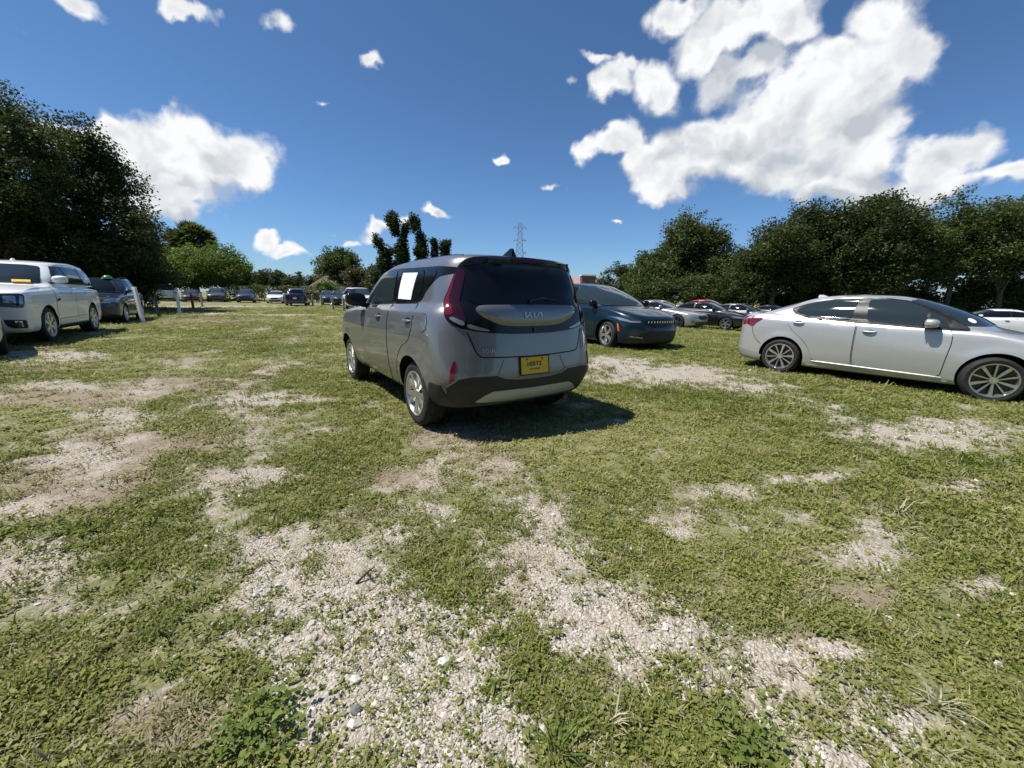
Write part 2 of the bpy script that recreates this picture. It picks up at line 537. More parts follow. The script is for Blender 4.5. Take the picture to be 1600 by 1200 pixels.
class Body:
    """closed shell of a vehicle: rings stacked from the floor to the roof"""
    def __init__(self, levels, K=9, S=30, sub=4, flares=(), flare=0.018):
        P = np.array([half_outline(lv, K, S) for lv in levels])
        P = catmull(P, sub)
        L, n = P.shape[:2]
        if flares:
            for (wx, wz, wr) in flares:
                d = np.hypot(P[:, :, 0] - wx, P[:, :, 2] - wz)
                g = np.exp(-((d - wr - .035) / .05) ** 2) * flare
                side = (P[:, :, 1] > .5) & (P[:, :, 2] > wz - .25)
                P[:, :, 1] += np.where(side, g, 0)
        self.P, self.L, self.n = P, L, n
        full = 2 * n - 2
        v = []
        for i in range(L):
            v += [tuple(p) for p in P[i]]
            v += [(p[0], -p[1], p[2]) for p in P[i][-2:0:-1]]
        f = []
        for i in range(L - 1):
            for k in range(full):
                a, b = i * full + k, i * full + (k + 1) % full
                f.append((a, a + full, b + full, b))
        def rr(i, k):
            return i * full + k
        def lf(i, k):
            return i * full + ((full - k) % full)
        for i, top in ((0, False), (L - 1, True)):
            for k in range(n - 1):
                q = [rr(i, k), rr(i, k + 1), lf(i, k + 1), lf(i, k)]
                q = list(dict.fromkeys(q))
                f.append(tuple(q if not top else q[::-1]))
        self.v, self.f = v, f
        self.V = [Vector(p) for p in v]
        # face orientation outward
        self.normals = self._normals()
        self.bvh = BVHTree.FromPolygons(self.V, self.f)

    def _normals(self):
        V = np.array(self.v)
        N = np.zeros_like(V)
        for q in self.f:
            p = V[list(q)]
            c = np.cross(p[2 % len(p)] - p[0], (p[3] if len(p) > 3 else p[1]) - (p[1] if len(p) > 3 else p[0]))
            N[list(q)] += c
        cen = V.mean(0)
        if np.sum(N * (V - cen)) < 0:
            N = -N
            self.flip = True
        else:
            self.flip = False
        return N / (np.linalg.norm(N, axis=1, keepdims=True) + 1e-12)

    def hit_normal(self, co, idx):
        q = self.f[idx]
        w = np.array([1.0 / (1e-4 + (co - self.V[i]).length_squared) for i in q])
        nn = (self.normals[list(q)] * w[:, None]).sum(0)
        return Vector(nn).normalized()

    def cast(self, o, d):
        h = self.bvh.ray_cast(o, d)
        if h[0] is not None:
            return h[0], self.hit_normal(h[0], h[2])
        return None

    def half_width(self, x, z):
        h = self.bvh.ray_cast(Vector((x, 3, z)), Vector((0, -1, 0)))
        return h[0].y if h[0] is not None else 0.0

    def x_end(self, y, z, front=True):
        s = 1 if front else -1
        h = self.bvh.ray_cast(Vector((s * 12, y, z)), Vector((-s, 0, 0)))
        return h[0].x if h[0] is not None else None

    def z_top(self, x, y=0.0):
        h = self.bvh.ray_cast(Vector((x, y, 5)), Vector((0, 0, -1)))
        return h[0].z if h[0] is not None else 0.0

    def build(self, name, mat, parent, arches=(), well_depth=.42):
        f = [q[::-1] for q in self.f] if not self.flip else self.f
        # winding: make faces point outward
        me = bpy.data.meshes.new(name)
        me.from_pydata(self.v, [], f)
        me.update()
        bm = bmesh.new()
        bm.from_mesh(me)
        bmesh.ops.recalc_face_normals(bm, faces=bm.faces)
        bm.to_mesh(me)
        bm.free()
        me.polygons.foreach_set('use_smooth', [True] * len(me.polygons))
        me.materials.append(mat)
        me.materials.append(M['well'])
        o = bpy.data.objects.new(name, me)
        link(o, parent)
        if arches:
            cb = MB()
            for (wx, wz, wr, yin) in arches:
                for s in (1, -1):
                    n = 56
                    y0, y1 = s * yin, s * 1.6
                    vv = [(wx + wr * math.cos(2 * math.pi * k / n), y, max(-.35, wz + wr * math.sin(2 * math.pi * k / n))) for y in (y0, y1) for k in range(n)]
                    ff = [(k, (k + 1) % n, n + (k + 1) % n, n + k) for k in range(n)] + [tuple(range(n - 1, -1, -1)), tuple(range(n, 2 * n))]
                    cb.add(vv, ff)
            cme = bpy.data.meshes.new('cutter')
            cme.from_pydata(cb.v, [], cb.f)
            cme.materials.append(mat)
            cme.materials.append(M['well'])
            bm = bmesh.new()
            bm.from_mesh(cme)
            bmesh.ops.recalc_face_normals(bm, faces=bm.faces)
            for fc in bm.faces:
                fc.material_index = 1
            bm.to_mesh(cme)
            bm.free()
            co = bpy.data.objects.new('cutter', cme)
            COL.objects.link(co)
            mw = parent.matrix_world.copy() if parent else Matrix()
            pr = o.parent
            o.parent = None
            md = o.modifiers.new('cut', 'BOOLEAN')
            md.operation = 'DIFFERENCE'
            md.solver = 'EXACT'
            md.object = co
            dg = bpy.context.evaluated_depsgraph_get()
            dg.update()
            ev = o.evaluated_get(dg)
            nm = bpy.data.meshes.new_from_object(ev, depsgraph=dg)
            o.modifiers.clear()
            o.data = nm
            o.parent = pr
            bpy.data.objects.remove(co)
            bpy.data.meshes.remove(cme)
            nm.name = name
            nm.polygons.foreach_set('use_smooth', [True] * len(nm.polygons))
            nm.set_sharp_from_angle(angle=R(38))
        return o


def chaikin(P, it=2, rad=.04):
    """round the corners of a closed outline, never by more than rad"""
    P = [np.array(p, float) for p in P]
    for k in range(it):
        Q = []
        n = len(P)
        for i in range(n):
            p0, p1, p2 = P[i - 1], P[i], P[(i + 1) % n]
            for q in (p0, p2):
                d = q - p1
                ln = np.linalg.norm(d) + 1e-9
                Q.append(p1 + d / ln * min(.25 * ln, rad / (1.0 + 1.4 * k)))
        P = Q
    return [tuple(p) for p in P]


def densify(P, step):
    Q = []
    n = len(P)
    for i in range(n):
        a, b = np.array(P[i]), np.array(P[(i + 1) % n])
        k = max(1, int(np.linalg.norm(b - a) / step))
        for j in range(k):
            Q.append(tuple(a + (b - a) * j / k))
    return Q


def inside(P, x, y):
    P = np.asarray(P)
    x1, y1 = P[:, 0], P[:, 1]
    x2, y2 = np.roll(x1, -1), np.roll(y1, -1)
    X, Y = np.asarray(x)[:, None], np.asarray(y)[:, None]
    c = ((y1 > Y) != (y2 > Y)) & (X < (x2 - x1) * (Y - y1) / (y2 - y1 + 1e-15) + x1)
    return c.sum(1) % 2 == 1


def view_axes(view):
    if view == 'L':
        return Vector((0, -1, 0)), Vector((1, 0, 0)), Vector((0, 0, 1))
    if view == 'R':
        return Vector((0, 1, 0)), Vector((1, 0, 0)), Vector((0, 0, 1))
    if view == 'F':
        return Vector((-1, 0, 0)), Vector((0, 1, 0)), Vector((0, 0, 1))
    if view == 'B':
        return Vector((1, 0, 0)), Vector((0, 1, 0)), Vector((0, 0, 1))
    if view == 'T':
        return Vector((0, 0, -1)), Vector((1, 0, 0)), Vector((0, 1, 0))
    raise ValueError(view)


def panel(body, name, poly, view, mat, parent, off=.004, th=.007, res=.06, round_=2, mirror=False, flip_y=False, dome=0.0, rad=.04):
    """a plate whose outline is drawn in a side / front / rear / top view, laid on the curved shell with its own thickness"""
    if round_:
        poly = chaikin(poly, round_, rad)
    B = densify(poly, max(.02, res * .7))
    nb = len(B)
    A = np.array(B)
    (x0, y0), (x1, y1) = A.min(0), A.max(0)
    gx, gy = np.meshgrid(np.arange(x0 + res / 2, x1, res), np.arange(y0 + res / 2, y1, res))
    gx, gy = gx.ravel(), gy.ravel()
    G = []
    if len(gx):
        ins = inside(A, gx, gy)
        for px, py in zip(gx[ins], gy[ins]):
            if np.min(np.hypot(A[:, 0] - px, A[:, 1] - py)) > res * .4:
                G.append((px, py))
    pts = [Vector(p) for p in B + G]
    edges = [(i, (i + 1) % nb) for i in range(nb)]
    r = delaunay_2d_cdt(pts, edges, [], 1, 1e-6)
    P2, F2 = r[0], [list(q) for q in r[2]]
    d, U, W = view_axes(view)
    co, nr = [], []
    for p in P2:
        base = U * p.x + W * p.y
        h = body.cast(base - d * 12, d)
        if h is None:
            for sh in (.01, .02, .04, .07):
                q = Vector((p.x * (1 - sh) + A[:, 0].mean() * sh, p.y * (1 - sh) + A[:, 1].mean() * sh))
                h = body.cast(U * q.x + W * q.y - d * 12, d)
                if h:
                    break
            if h is None:
                nn = body.bvh.find_nearest(base - d * .8)
                h = (nn[0], body.hit_normal(nn[0], nn[2]))
        c, n = h
        if n.dot(d) > 0:
            n = -n
        o2 = off
        if dome:
            o2 = off
        co.append(c + n * o2)
        nr.append(n)
    if dome:
        cx, cy_ = A.mean(0)
        for i, p in enumerate(P2):
            e = float(np.min(np.hypot(A[:, 0] - p.x, A[:, 1] - p.y)))
            k = min(1.0, e / .045)
            co[i] = co[i] + nr[i] * dome * (1 - (1 - k) ** 2)
    # boundary loop of the triangulation
    cnt = {}
    for q in F2:
        for i in range(len(q)):
            a, b = q[i], q[(i + 1) % len(q)]
            cnt[(a, b)] = cnt.get((a, b), 0) + 1
    bd = [(a, b) for (a, b) in cnt if (b, a) not in cnt]
    V = list(co)
    N = list(nr)
    Fc = []
    flipw = False
    q = F2[0]
    fn = (co[q[1]] - co[q[0]]).cross(co[q[2]] - co[q[0]])
    flipw = fn.dot(nr[q[0]]) < 0
    for q in F2:
        Fc.append(tuple(q[::-1]) if flipw else tuple(q))
    # skirt with its own vertices
    for (a, b) in bd:
        k = len(V)
        e = co[b] - co[a]
        sn = e.cross(nr[a])
        sn = sn.normalized() if sn.length > 1e-9 else nr[a]
        if flipw:
            sn = -sn
        V += [co[a], co[b], co[b] - nr[b] * th, co[a] - nr[a] * th]
        N += [sn] * 4
        Fc.append((k, k + 3, k + 2, k + 1) if not flipw else (k, k + 1, k + 2, k + 3))
    if flip_y:
        V = [Vector((p.x, -p.y, p.z)) for p in V]
        N = [Vector((p.x, -p.y, p.z)) for p in N]
        Fc = [q[::-1] for q in Fc]
    o = mesh_obj(name, V, Fc, mat, parent, True)
    if not dome:
        o.data.normals_split_custom_set_from_vertices([tuple(n) for n in N])
    else:
        o.data.set_sharp_from_angle(angle=R(50))
    if mirror:
        panel_m = mesh_obj(name, [(p.x, -p.y, p.z) for p in V], [q[::-1] for q in Fc], mat, parent, True)
        if not dome:
            panel_m.data.normals_split_custom_set_from_vertices([(n.x, -n.y, n.z) for n in N])
        else:
            panel_m.data.set_sharp_from_angle(angle=R(50))
        return o, panel_m
    return o


# ------------------------------------------------------------------ wheels
def wheel(parent, x, y, r, w, rim_r, style='twin5', alloy='alloy', back='alloy_dark', steer=0.0, sink=0.0, n=40):
    """y > 0: left wheel; the outer face lies at y"""
    s = 1 if y > 0 else -1
    hub = MB()
    hub.lathe([(0.001, -.03), (.065, -.03), (.07, -.05), (.07, -w * .7), (.001, -w * .7)], 20)
    for k in range(5):
        a = 2 * math.pi * (k + .5) / 5
        hub.tube([(.057 * math.cos(a), -.034, .057 * math.sin(a)), (.057 * math.cos(a), -.02, .057 * math.sin(a))], .009, 6)
    h = hub.build('wheel', M['alloy_dark'] if style != 'cover' else M['alloy'], parent)
    tb = MB()
    sw = .006
    prof = [(rim_r - .004, -.016), (rim_r + .004, -.004), (rim_r + .02, 0.003), (rim_r + (r - rim_r) * .55, sw), (r - .03, 0.0), (r - .012, -.012), (r - .002, -.032), (r, -.05)]
    g = []
    for k in range(4):
        a = -.055 - (w - .11) * k / 4
        g += [(r, a), (r, a - (w - .11) / 4 * .72), (r - .008, a - (w - .11) / 4 * .76), (r - .008, a - (w - .11) / 4 * .96)]
    prof += g + [(r, -w + .05), (r - .004, -w + .03), (r - .03, -w), (rim_r + .03, -w - sw), (rim_r, -w + .01)]
    tb.lathe(prof, n)
    tb.build('tyre', M['rubber'], h, 40)
    rb = MB()
    rb.lathe([(rim_r + .004, -.004), (rim_r + .002, .004), (rim_r - .012, .002), (rim_r - .018, -.012), (rim_r - .03, -.05), (rim_r - .035, -w + .02)], n)
    dish = MB()
    dish.lathe([(rim_r - .03, -.075), (.05, -.085), (.001, -.085)], n)
    dish.build('brake_disc', M['alloy_dark'] if back == 'alloy_dark' else M[back], h, 40)

    def spoke(a, w0, w1, r0, r1, d0=-.018, d1=-.006, dep=.03, skew=0.0):
        c, sn = math.cos(a), math.sin(a)
        ca, sa = math.cos(a + skew), math.sin(a + skew)
        def P(rr, ww, d, cc, ss):
            return (rr * cc - ww * ss, d, rr * ss + ww * cc)
        v = [P(r0, -w0, d0, c, sn), P(r0, w0, d0, c, sn), P(r1, w1, d1, ca, sa), P(r1, -w1, d1, ca, sa),
             P(r0, -w0 * 1.3, d0 - dep, c, sn), P(r0, w0 * 1.3, d0 - dep, c, sn), P(r1, w1 * 1.3, d1 - dep, ca, sa), P(r1, -w1 * 1.3, d1 - dep, ca, sa)]
        rb.add(v, [(0, 1, 2, 3), (0, 4, 5, 1), (2, 6, 7, 3), (1, 5, 6, 2), (3, 7, 4, 0), (4, 7, 6, 5)])
    if style == 'twin5':
        for k in range(5):
            a = 2 * math.pi * k / 5 + .3
            spoke(a - .16, .021, .019, .05, rim_r - .012, skew=-.07)
            spoke(a + .16, .021, .019, .05, rim_r - .012, skew=.07)
            spoke(a, .03, .03, .03, .10, -.02, -.02)
    elif style == 'ten':
        for k in range(5):
            a = 2 * math.pi * k / 5 + .2
            spoke(a, .010, .020, .05, rim_r - .012)
            spoke(a + 2 * math.pi / 10, .006, .010, .05, rim_r - .012)
    elif style == 'five':
        for k in range(5):
            spoke(2 * math.pi * k / 5 + .1, .035, .03, .04, rim_r - .012)
    elif style == 'six':
        for k in range(6):
            a = 2 * math.pi * k / 6 + .1
            spoke(a - .10, .022, .017, .05, rim_r - .012)
            spoke(a + .10, .022, .017, .05, rim_r - .012)
    elif style == 'star':
        for k in range(5):
            a = 2 * math.pi * k / 5 + .45
            spoke(a, .03, .012, .04, rim_r - .012, skew=.12)
            spoke(a, .03, .012, .04, rim_r - .012, skew=-.12)
    rb.lathe([(.001, -.012), (.045, -.012), (.05, -.03), (.05, -.05)], 16)
    rb.build('rim', M[alloy], h, 30)
    h.location = (x, y, r - sink)
    h.rotation_euler = (0, 0, (math.pi if s < 0 else 0) + steer)
    # a random turn of the wheel about its axle
    a = random.random() * 6
    h.rotation_euler = (Matrix.Rotation((math.pi if s < 0 else 0) + steer, 3, 'Z') @ Matrix.Rotation(a, 3, 'Y')).to_euler()
    return h


def wheels(root, W, wb, r, tw, rim, y, style='twin5', alloy='alloy', steer=0.0, back='alloy_dark', n=40):
    for x in (0, wb):
        for s in (1, -1):
            wheel(root, x, s * y, r, tw, rim, style, alloy, back, steer if x else 0.0, n=n)


def mirror_part(root, body, x, z, mat, size=(.12, .22, .15), gap=.06, both=True, glass=True):
    """door mirrors: an arm and a rounded shell with a mirror glass towards the rear"""
    for s in ((1, -1) if both else (1,)):
        yb = body.half_width(x, z - .03)
        mb = MB()
        lx, ly, lz = size
        n = 14
        rings = []
        for t, k in ((0, .55), (.08, .82), (.3, .97), (.6, 1.0), (.85, .86), (.96, .62), (1, .3)):
            ring = []
            for i in range(n):
                a = 2 * math.pi * i / n
                ca, sa = math.cos(a), math.sin(a)
                ex = abs(ca) ** .75 * (1 if ca > 0 else -1)
                ez = abs(sa) ** .75 * (1 if sa > 0 else -1)
                ring.append((x + ex * lx * k * (.75 if ex > 0 else .35) + .02, s * (yb + gap + ly * t), z + ez * lz * .5 * k + .01 * t))
            rings.append(ring)
        v = [p for rg in rings for p in rg]
        f = [(i * n + j, i * n + (j + 1) % n, (i + 1) * n + (j + 1) % n, (i + 1) * n + j) for i in range(len(rings) - 1) for j in range(n)]
        f += [tuple(range(n)), tuple((len(rings) - 1) * n + j for j in range(n))]
        mb.add(v, f)
        o = mb.build('mirror', mat, root, 60)
        bm = bmesh.new(); bm.from_mesh(o.data); bmesh.ops.recalc_face_normals(bm, faces=bm.faces); bm.to_mesh(o.data); bm.free()
        ab = MB()
        ab.tube([(x + .03, s * (yb - .03), z - lz * .42), (x + .02, s * (yb + gap + .05), z - lz * .36)], [.032, .028], 8)
        ab.build('mirror_arm', M['black_plastic'], o)
        if glass:
            gb = MB()
            gb.box((x - lx * .24, s * (yb + gap + ly * .47), z), (.012, ly * .72, lz * .66))
            gb.build('mirror_glass', M['glass_mid'], o)


def text_mesh(name, txt, size, mat, parent, M4, extrude=.002, shear=0.0, bold=0.0, align='CENTER', spacing=1.0):
    cu = bpy.data.curves.new(name, 'FONT')
    cu.body = txt
    cu.size = size
    cu.extrude = extrude
    cu.shear = shear
    cu.offset = bold
    cu.align_x = align
    cu.align_y = 'CENTER'
    cu.space_character = spacing
    cu.resolution_u = 3
    t = bpy.data.objects.new(name, cu)
    COL.objects.link(t)
    dg = bpy.context.evaluated_depsgraph_get()
    dg.update()
    me = bpy.data.meshes.new_from_object(t.evaluated_get(dg), depsgraph=dg)
    bpy.data.objects.remove(t)
    me.transform(M4)
    me.materials.clear()
    me.materials.append(mat)
    o = bpy.data.objects.new(name, me)
    return link(o, parent)


def rear_matrix(x, y, z, tilt=0.0):
    """text that faces the rear of a vehicle: letters run towards -y"""
    m = Matrix(((0, 0, -1, x), (-1, 0, 0, y), (0, 1, 0, z), (0, 0, 0, 1)))
    return m @ Matrix.Rotation(tilt, 4, 'X')


def strip(body, name, line, view, width, mat, parent, off=.002, th=.003, mirror=False):
    """a narrow strip along a line on the shell (panel gap, trim)"""
    L_ = np.array(line, float)
    d = np.gradient(L_, axis=0)
    d /= np.linalg.norm(d, axis=1, keepdims=True) + 1e-9
    nrm = np.stack([-d[:, 1], d[:, 0]], 1)
    poly = [tuple(p) for p in (L_ + nrm * width / 2)] + [tuple(p) for p in (L_ - nrm * width / 2)[::-1]]
    return panel(body, name, poly, view, mat, parent, off, th, .05, 0, mirror)


def curve_pts(P, n=24):
    """smooth open curve through points"""
    P = np.array(P, float)
    t = np.r_[0, np.cumsum(np.linalg.norm(np.diff(P, axis=0), axis=1))]
    Q = []
    for u in np.linspace(0, t[-1], n):
        i = min(len(P) - 2, max(0, np.searchsorted(t, u) - 1))
        p0, p1, p2, p3 = P[max(i - 1, 0)], P[i], P[i + 1], P[min(i + 2, len(P) - 1)]
        k = (u - t[i]) / (t[i + 1] - t[i])
        Q.append(.5 * ((2 * p1) + (-p0 + p2) * k + (2 * p0 - 5 * p1 + 4 * p2 - p3) * k * k + (-p0 + 3 * p1 - 3 * p2 + p3) * k ** 3))
    return [tuple(q) for q in Q]


# ------------------------------------------------------------------ ground: relief, bare patches, worn patches
GRAVEL = [
    (-0.17, 1.32, 0.30, 0.01, 0.03, -0.27, 0.85),
    (0.17, 1.13, 0.24, 0.00, -0.02, -0.14, 0.55),
    (-0.46, 1.24, 0.62, 0.01, 0.19, -0.60, 0.84),
    (0.08, 1.64, 0.45, 0.01, -0.02, -0.63, 0.68),
    (0.56, 1.35, 0.44, 0.01, -0.10, -0.30, 0.70),
    (-0.17, 0.93, 0.63, 0.01, 0.03, -0.16, 0.84),
    (0.87, 1.14, 0.34, 0.01, -0.09, -0.15, 0.68),
    (-1.03, 1.80, 0.55, 0.02, 0.19, -0.37, 0.81),
    (-2.07, 1.58, 0.34, 0.01, 0.44, -0.39, 0.55),
    (1.17, 0.96, 0.26, 0.00, -0.09, -0.09, 0.61),
    (-1.23, 1.85, 0.35, 0.01, 0.14, -0.23, 0.90),
    (-0.91, 1.55, 0.37, 0.01, 0.12, -0.24, 1.00),
    (-0.41, 1.07, 0.44, 0.01, 0.08, -0.25, 1.00),
    (-0.06, 0.97, 0.28, 0.01, 0.01, -0.14, 1.00),
    (-0.27, 1.40, 0.25, 0.01, 0.02, -0.14, 0.90),
    (-0.59, 2.26, 0.30, 0.01, 0.05, -0.19, 0.70),
    (-0.71, 2.01, 0.32, 0.01, 0.06, -0.19, 0.80),
    (0.21, 2.25, 0.32, 0.01, -0.03, -0.39, 0.85),
    (0.33, 1.84, 0.29, 0.01, -0.03, -0.22, 0.85),
    (0.46, 1.49, 0.25, 0.01, -0.04, -0.17, 0.90),
    (0.66, 1.34, 0.21, 0.00, -0.04, -0.11, 0.80),
    (0.96, 1.20, 0.26, 0.01, -0.07, -0.12, 0.90),
    (1.93, 1.86, 0.24, 0.01, -0.13, -0.14, 0.90),
    (4.53, 4.00, 0.86, 0.05, -0.56, -0.53, 0.85),
    (3.22, 2.71, 0.37, 0.02, -0.15, -0.14, 0.75),
    (1.47, 2.51, 0.34, 0.01, -0.08, -0.16, 0.80),
    (2.32, 2.83, 0.35, 0.02, -0.10, -0.14, 0.70),
    (-2.28, 1.66, 0.30, 0.01, 0.33, -0.28, 0.90),
    (-2.93, 2.18, 0.26, 0.01, 0.26, -0.22, 0.70),
    (-3.52, 3.01, 0.44, 0.02, 0.37, -0.34, 0.75),
    (-4.06, 3.95, 0.50, 0.03, 0.37, -0.39, 0.80),
    (-3.12, 4.68, 0.82, 0.06, 0.30, -0.47, 0.85),
    (-2.78, 4.03, 0.39, 0.03, 0.20, -0.31, 0.70),
    (-1.81, 2.72, 0.30, 0.01, 0.11, -0.18, 0.80),
    (2.78, 7.08, 1.45, 0.15, -0.39, -1.05, 1.00),
    (2.18, 8.15, 0.96, 0.11, -0.29, -1.12, 1.00),
    (3.51, 5.90, 0.72, 0.06, -0.26, -0.46, 0.80),
    (-9.18, 7.59, 1.29, 0.17, 0.78, -0.67, 0.90),
    (-6.25, 5.31, 0.80, 0.07, 0.34, -0.30, 0.70),
    (1.21, 0.98, 0.20, 0.00, -0.08, -0.09, 0.95),
    (0.96, 0.89, 0.15, 0.00, -0.05, -0.07, 0.90),
    (2.22, 1.63, 0.19, 0.00, -0.11, -0.10, 0.70),
    (-0.44, 3.31, 0.34, 0.02, 0.03, -0.25, 0.60),
    (1.37, 0.91, 0.13, 0.00, -0.06, -0.05, 0.60),
    (-0.50, 0.89, 0.22, 0.00, 0.04, -0.08, 0.80),
    (-6.24, 7.63, 0.68, 0.09, 0.30, -0.37, 0.50),
    (-4.98, 9.27, 0.70, 0.10, 0.23, -0.44, 0.50),
    (0.26, 1.26, 0.17, 0.00, -0.02, -0.11, 0.80),
    (-0.17, 2.64, 0.23, 0.01, 0.02, -0.31, 0.60),
    (-5.03, 5.42, 0.50, 0.04, 0.21, -0.23, 0.55),
    (-0.73, 4.42, 0.29, 0.02, 0.04, -0.26, 0.40),
]
FAR = [
    (-25.70, 35.01, 6.07, 4.89, 1.74, -2.39, 1.00),
    (-14.32, 23.51, 2.24, 0.96, 0.49, -0.81, 1.00),
    (-17.59, 23.37, 1.39, 0.63, 0.65, -0.87, 1.00),
    (-13.00, 12.00, 0.94, 0.21, 0.38, -0.36, 1.00),
    (-14.13, 15.82, 0.40, 0.12, 0.27, -0.31, 1.00),
    (-10.39, 23.12, 0.78, 0.31, 0.29, -0.65, 0.80),
    (-13.22, 23.56, 0.91, 0.39, 0.38, -0.68, 0.90),
]
DRY = [
    (-1.07, 0.97, 0.18, 0.00, 0.10, -0.11, 1.00),
    (-3.09, 2.61, 0.57, 0.02, 0.44, -0.41, 0.80),
    (-0.87, 2.66, 0.32, 0.01, 0.06, -0.21, 0.80),
    (-0.91, 2.17, 0.23, 0.01, 0.05, -0.13, 0.60),
    (-2.08, 2.61, 0.26, 0.01, 0.15, -0.20, 0.50),
    (-0.09, 2.98, 0.31, 0.01, 0.01, -0.32, 0.60),
    (0.08, 1.64, 0.18, 0.01, -0.00, -0.18, 0.60),
    (-3.32, 3.24, 0.53, 0.03, 0.28, -0.30, 0.80),
    (-5.73, 4.63, 0.85, 0.07, 0.41, -0.35, 0.70),
    (-4.52, 5.46, 0.68, 0.06, 0.31, -0.40, 0.70),
    (-13.48, 18.25, 2.83, 0.94, 1.20, -1.65, 0.60),
    (-0.48, 3.56, 0.36, 0.02, 0.03, -0.25, 0.70),
    (3.28, 6.66, 1.03, 0.10, -0.33, -0.70, 0.60),
    (1.07, 1.27, 0.12, 0.00, -0.04, -0.06, 0.60),
    (0.37, 1.11, 0.13, 0.00, -0.02, -0.07, 0.50),
    (2.88, 2.31, 0.34, 0.01, -0.16, -0.14, 0.40),
    (1.55, 1.55, 0.24, 0.01, -0.07, -0.08, 0.50),
    (0.29, 1.41, 0.16, 0.00, -0.02, -0.10, 0.50),
]

# worn wheel tracks: way points, half width, wear
TRACKS = [
    ([(-2.12, 1.46), (-2.67, 2.11), (-3.89, 3.64), (-5.31, 5.84), (-6.88, 8.99), (-9.38, 15.32)], 0.32, 0.38),
    ([(-1.38, 1.6), (-1.85, 2.47), (-2.81, 4.03), (-4.06, 6.49), (-6.26, 11.19), (-9.98, 19.4)], 0.30, 0.45),
    ([(-0.58, 1.62), (-0.52, 2.52), (-0.45, 3.39), (-0.44, 4.44)], 0.3, 0.55),
    ([(0.18, 1.84), (0.01, 2.54), (-0.16, 3.25)], 0.25, 0.45),
    ([(1.78, 8.45), (2.83, 7.21), (3.75, 5.67), (3.97, 4.47)], 0.5, 0.55),
    ([(0.46, 1.49), (0.88, 1.27), (1.11, 1.1), (1.32, 0.93)], 0.32, 0.55),
]


def vnoise(x, y, seed=0):
    xi, yi = np.floor(x).astype(np.int64), np.floor(y).astype(np.int64)
    xf, yf = x - xi, y - yi
    u, v = xf * xf * (3 - 2 * xf), yf * yf * (3 - 2 * yf)

    def h(a, b):
        n = (a * 374761393 + b * 668265263 + seed * 974711) & 0x7fffffff
        n = ((n ^ (n >> 13)) * 1274126177) & 0x7fffffff
        return ((n ^ (n >> 16)) & 0xffff) / 65535.0
    return (h(xi, yi) * (1 - u) + h(xi + 1, yi) * u) * (1 - v) + (h(xi, yi + 1) * (1 - u) + h(xi + 1, yi + 1) * u) * v


def fbm(x, y, scale, octv=4, seed=0, gain=.5):
    a, s, t = 1.0, 0.0, 0.0
    for k in range(octv):
        s = s + a * vnoise(x * scale + 17.3 * k, y * scale - 9.1 * k, seed + k)
        t += a
        a *= gain
        scale *= 2.03
    return s / t


def patches(x, y, P, soft=1.0):
    g = np.zeros_like(x)
    for (cx, cy_, ax, ay, bx, by, s) in P:
        det = ax * by - ay * bx
        dx, dy = x - cx, y - cy_
        u = (dx * by - dy * bx) / det
        v = (ax * dy - ay * dx) / det
        g = np.maximum(g, s * np.clip(1.25 - .72 * np.hypot(u, v), 0, 1))
    return g


def tracks(x, y):
    g = np.zeros_like(x)
    for (P, w, a) in TRACKS:
        d = np.full(x.shape, 1e9)
        for (x0, y0), (x1, y1) in zip(P[:-1], P[1:]):
            ux, uy = x1 - x0, y1 - y0
            t = np.clip(((x - x0) * ux + (y - y0) * uy) / (ux * ux + uy * uy), 0, 1)
            d = np.minimum(d, np.hypot(x - x0 - t * ux, y - y0 - t * uy))
        g = np.maximum(g, a * np.clip(1.3 - d / w * .8, 0, 1))
    return g


def gravel_at(x, y):
    x, y = np.asarray(x, float), np.asarray(y, float)
    d = np.hypot(x, y)
    g = patches(x, y, GRAVEL) + 0.0
    g = np.maximum(g, patches(x, y, FAR))
    g = np.maximum(g, tracks(x, y))
    n1 = fbm(x, y, 1.0, 3, 3)
    n2 = fbm(x, y, 5.0, 3, 11)
    n3 = fbm(x, y, .35, 3, 7)
    n4 = fbm(x, y, 17.0, 2, 19)
    g = g * 1.12 - .05 + (n1 - .5) * .55 + (n2 - .5) * .62 + (n3 - .5) * .30 + (n4 - .5) * .45
    # small bare spots everywhere
    g = np.maximum(g, (fbm(x, y, 2.4, 4, 23) - .62) * 3.0 + .25)
    return np.clip(g, 0, 1)


def dry_at(x, y):
    x, y = np.asarray(x, float), np.asarray(y, float)
    return np.clip(patches(x, y, DRY) + .40 * tracks(x, y) + (fbm(x, y, .8, 4, 31) - .5) * 1.2 + .20 - .16 * np.clip((x - .5) / 2, 0, 1), 0, 1)


def lush_at(x, y):
    x, y = np.asarray(x, float), np.asarray(y, float)
    r = np.clip((x - .2) / 2.5, 0, 1) * .22
    return np.clip(fbm(x, y, .55, 4, 41) * 1.3 - .28 + r, 0, 1)


def sstep(a, b, x):
    t = np.clip((x - a) / (b - a), 0, 1)
    return t * t * (3 - 2 * t)


def ground_z(x, y):
    x, y = np.asarray(x, float), np.asarray(y, float)
    d = np.hypot(x, y)
    z = (fbm(x, y, .6, 3, 51) - .5) * .05 + (fbm(x, y, 3.2, 3, 61) - .5) * .035 * (1 - sstep(10, 25, d))
    z = z + (fbm(x, y, 14.0, 2, 71) - .5) * .016 * (1 - sstep(5, 9, d))
    z = z - .30 * sstep(6, 13, x) * sstep(13, 19, y)
    return z - .012


def axis(parts):
    out = []
    for a, b, s in parts:
        n = max(1, int(round((b - a) / s)))
        out += list(np.linspace(a, b, n, endpoint=False))
    return np.array(out + [parts[-1][1]])


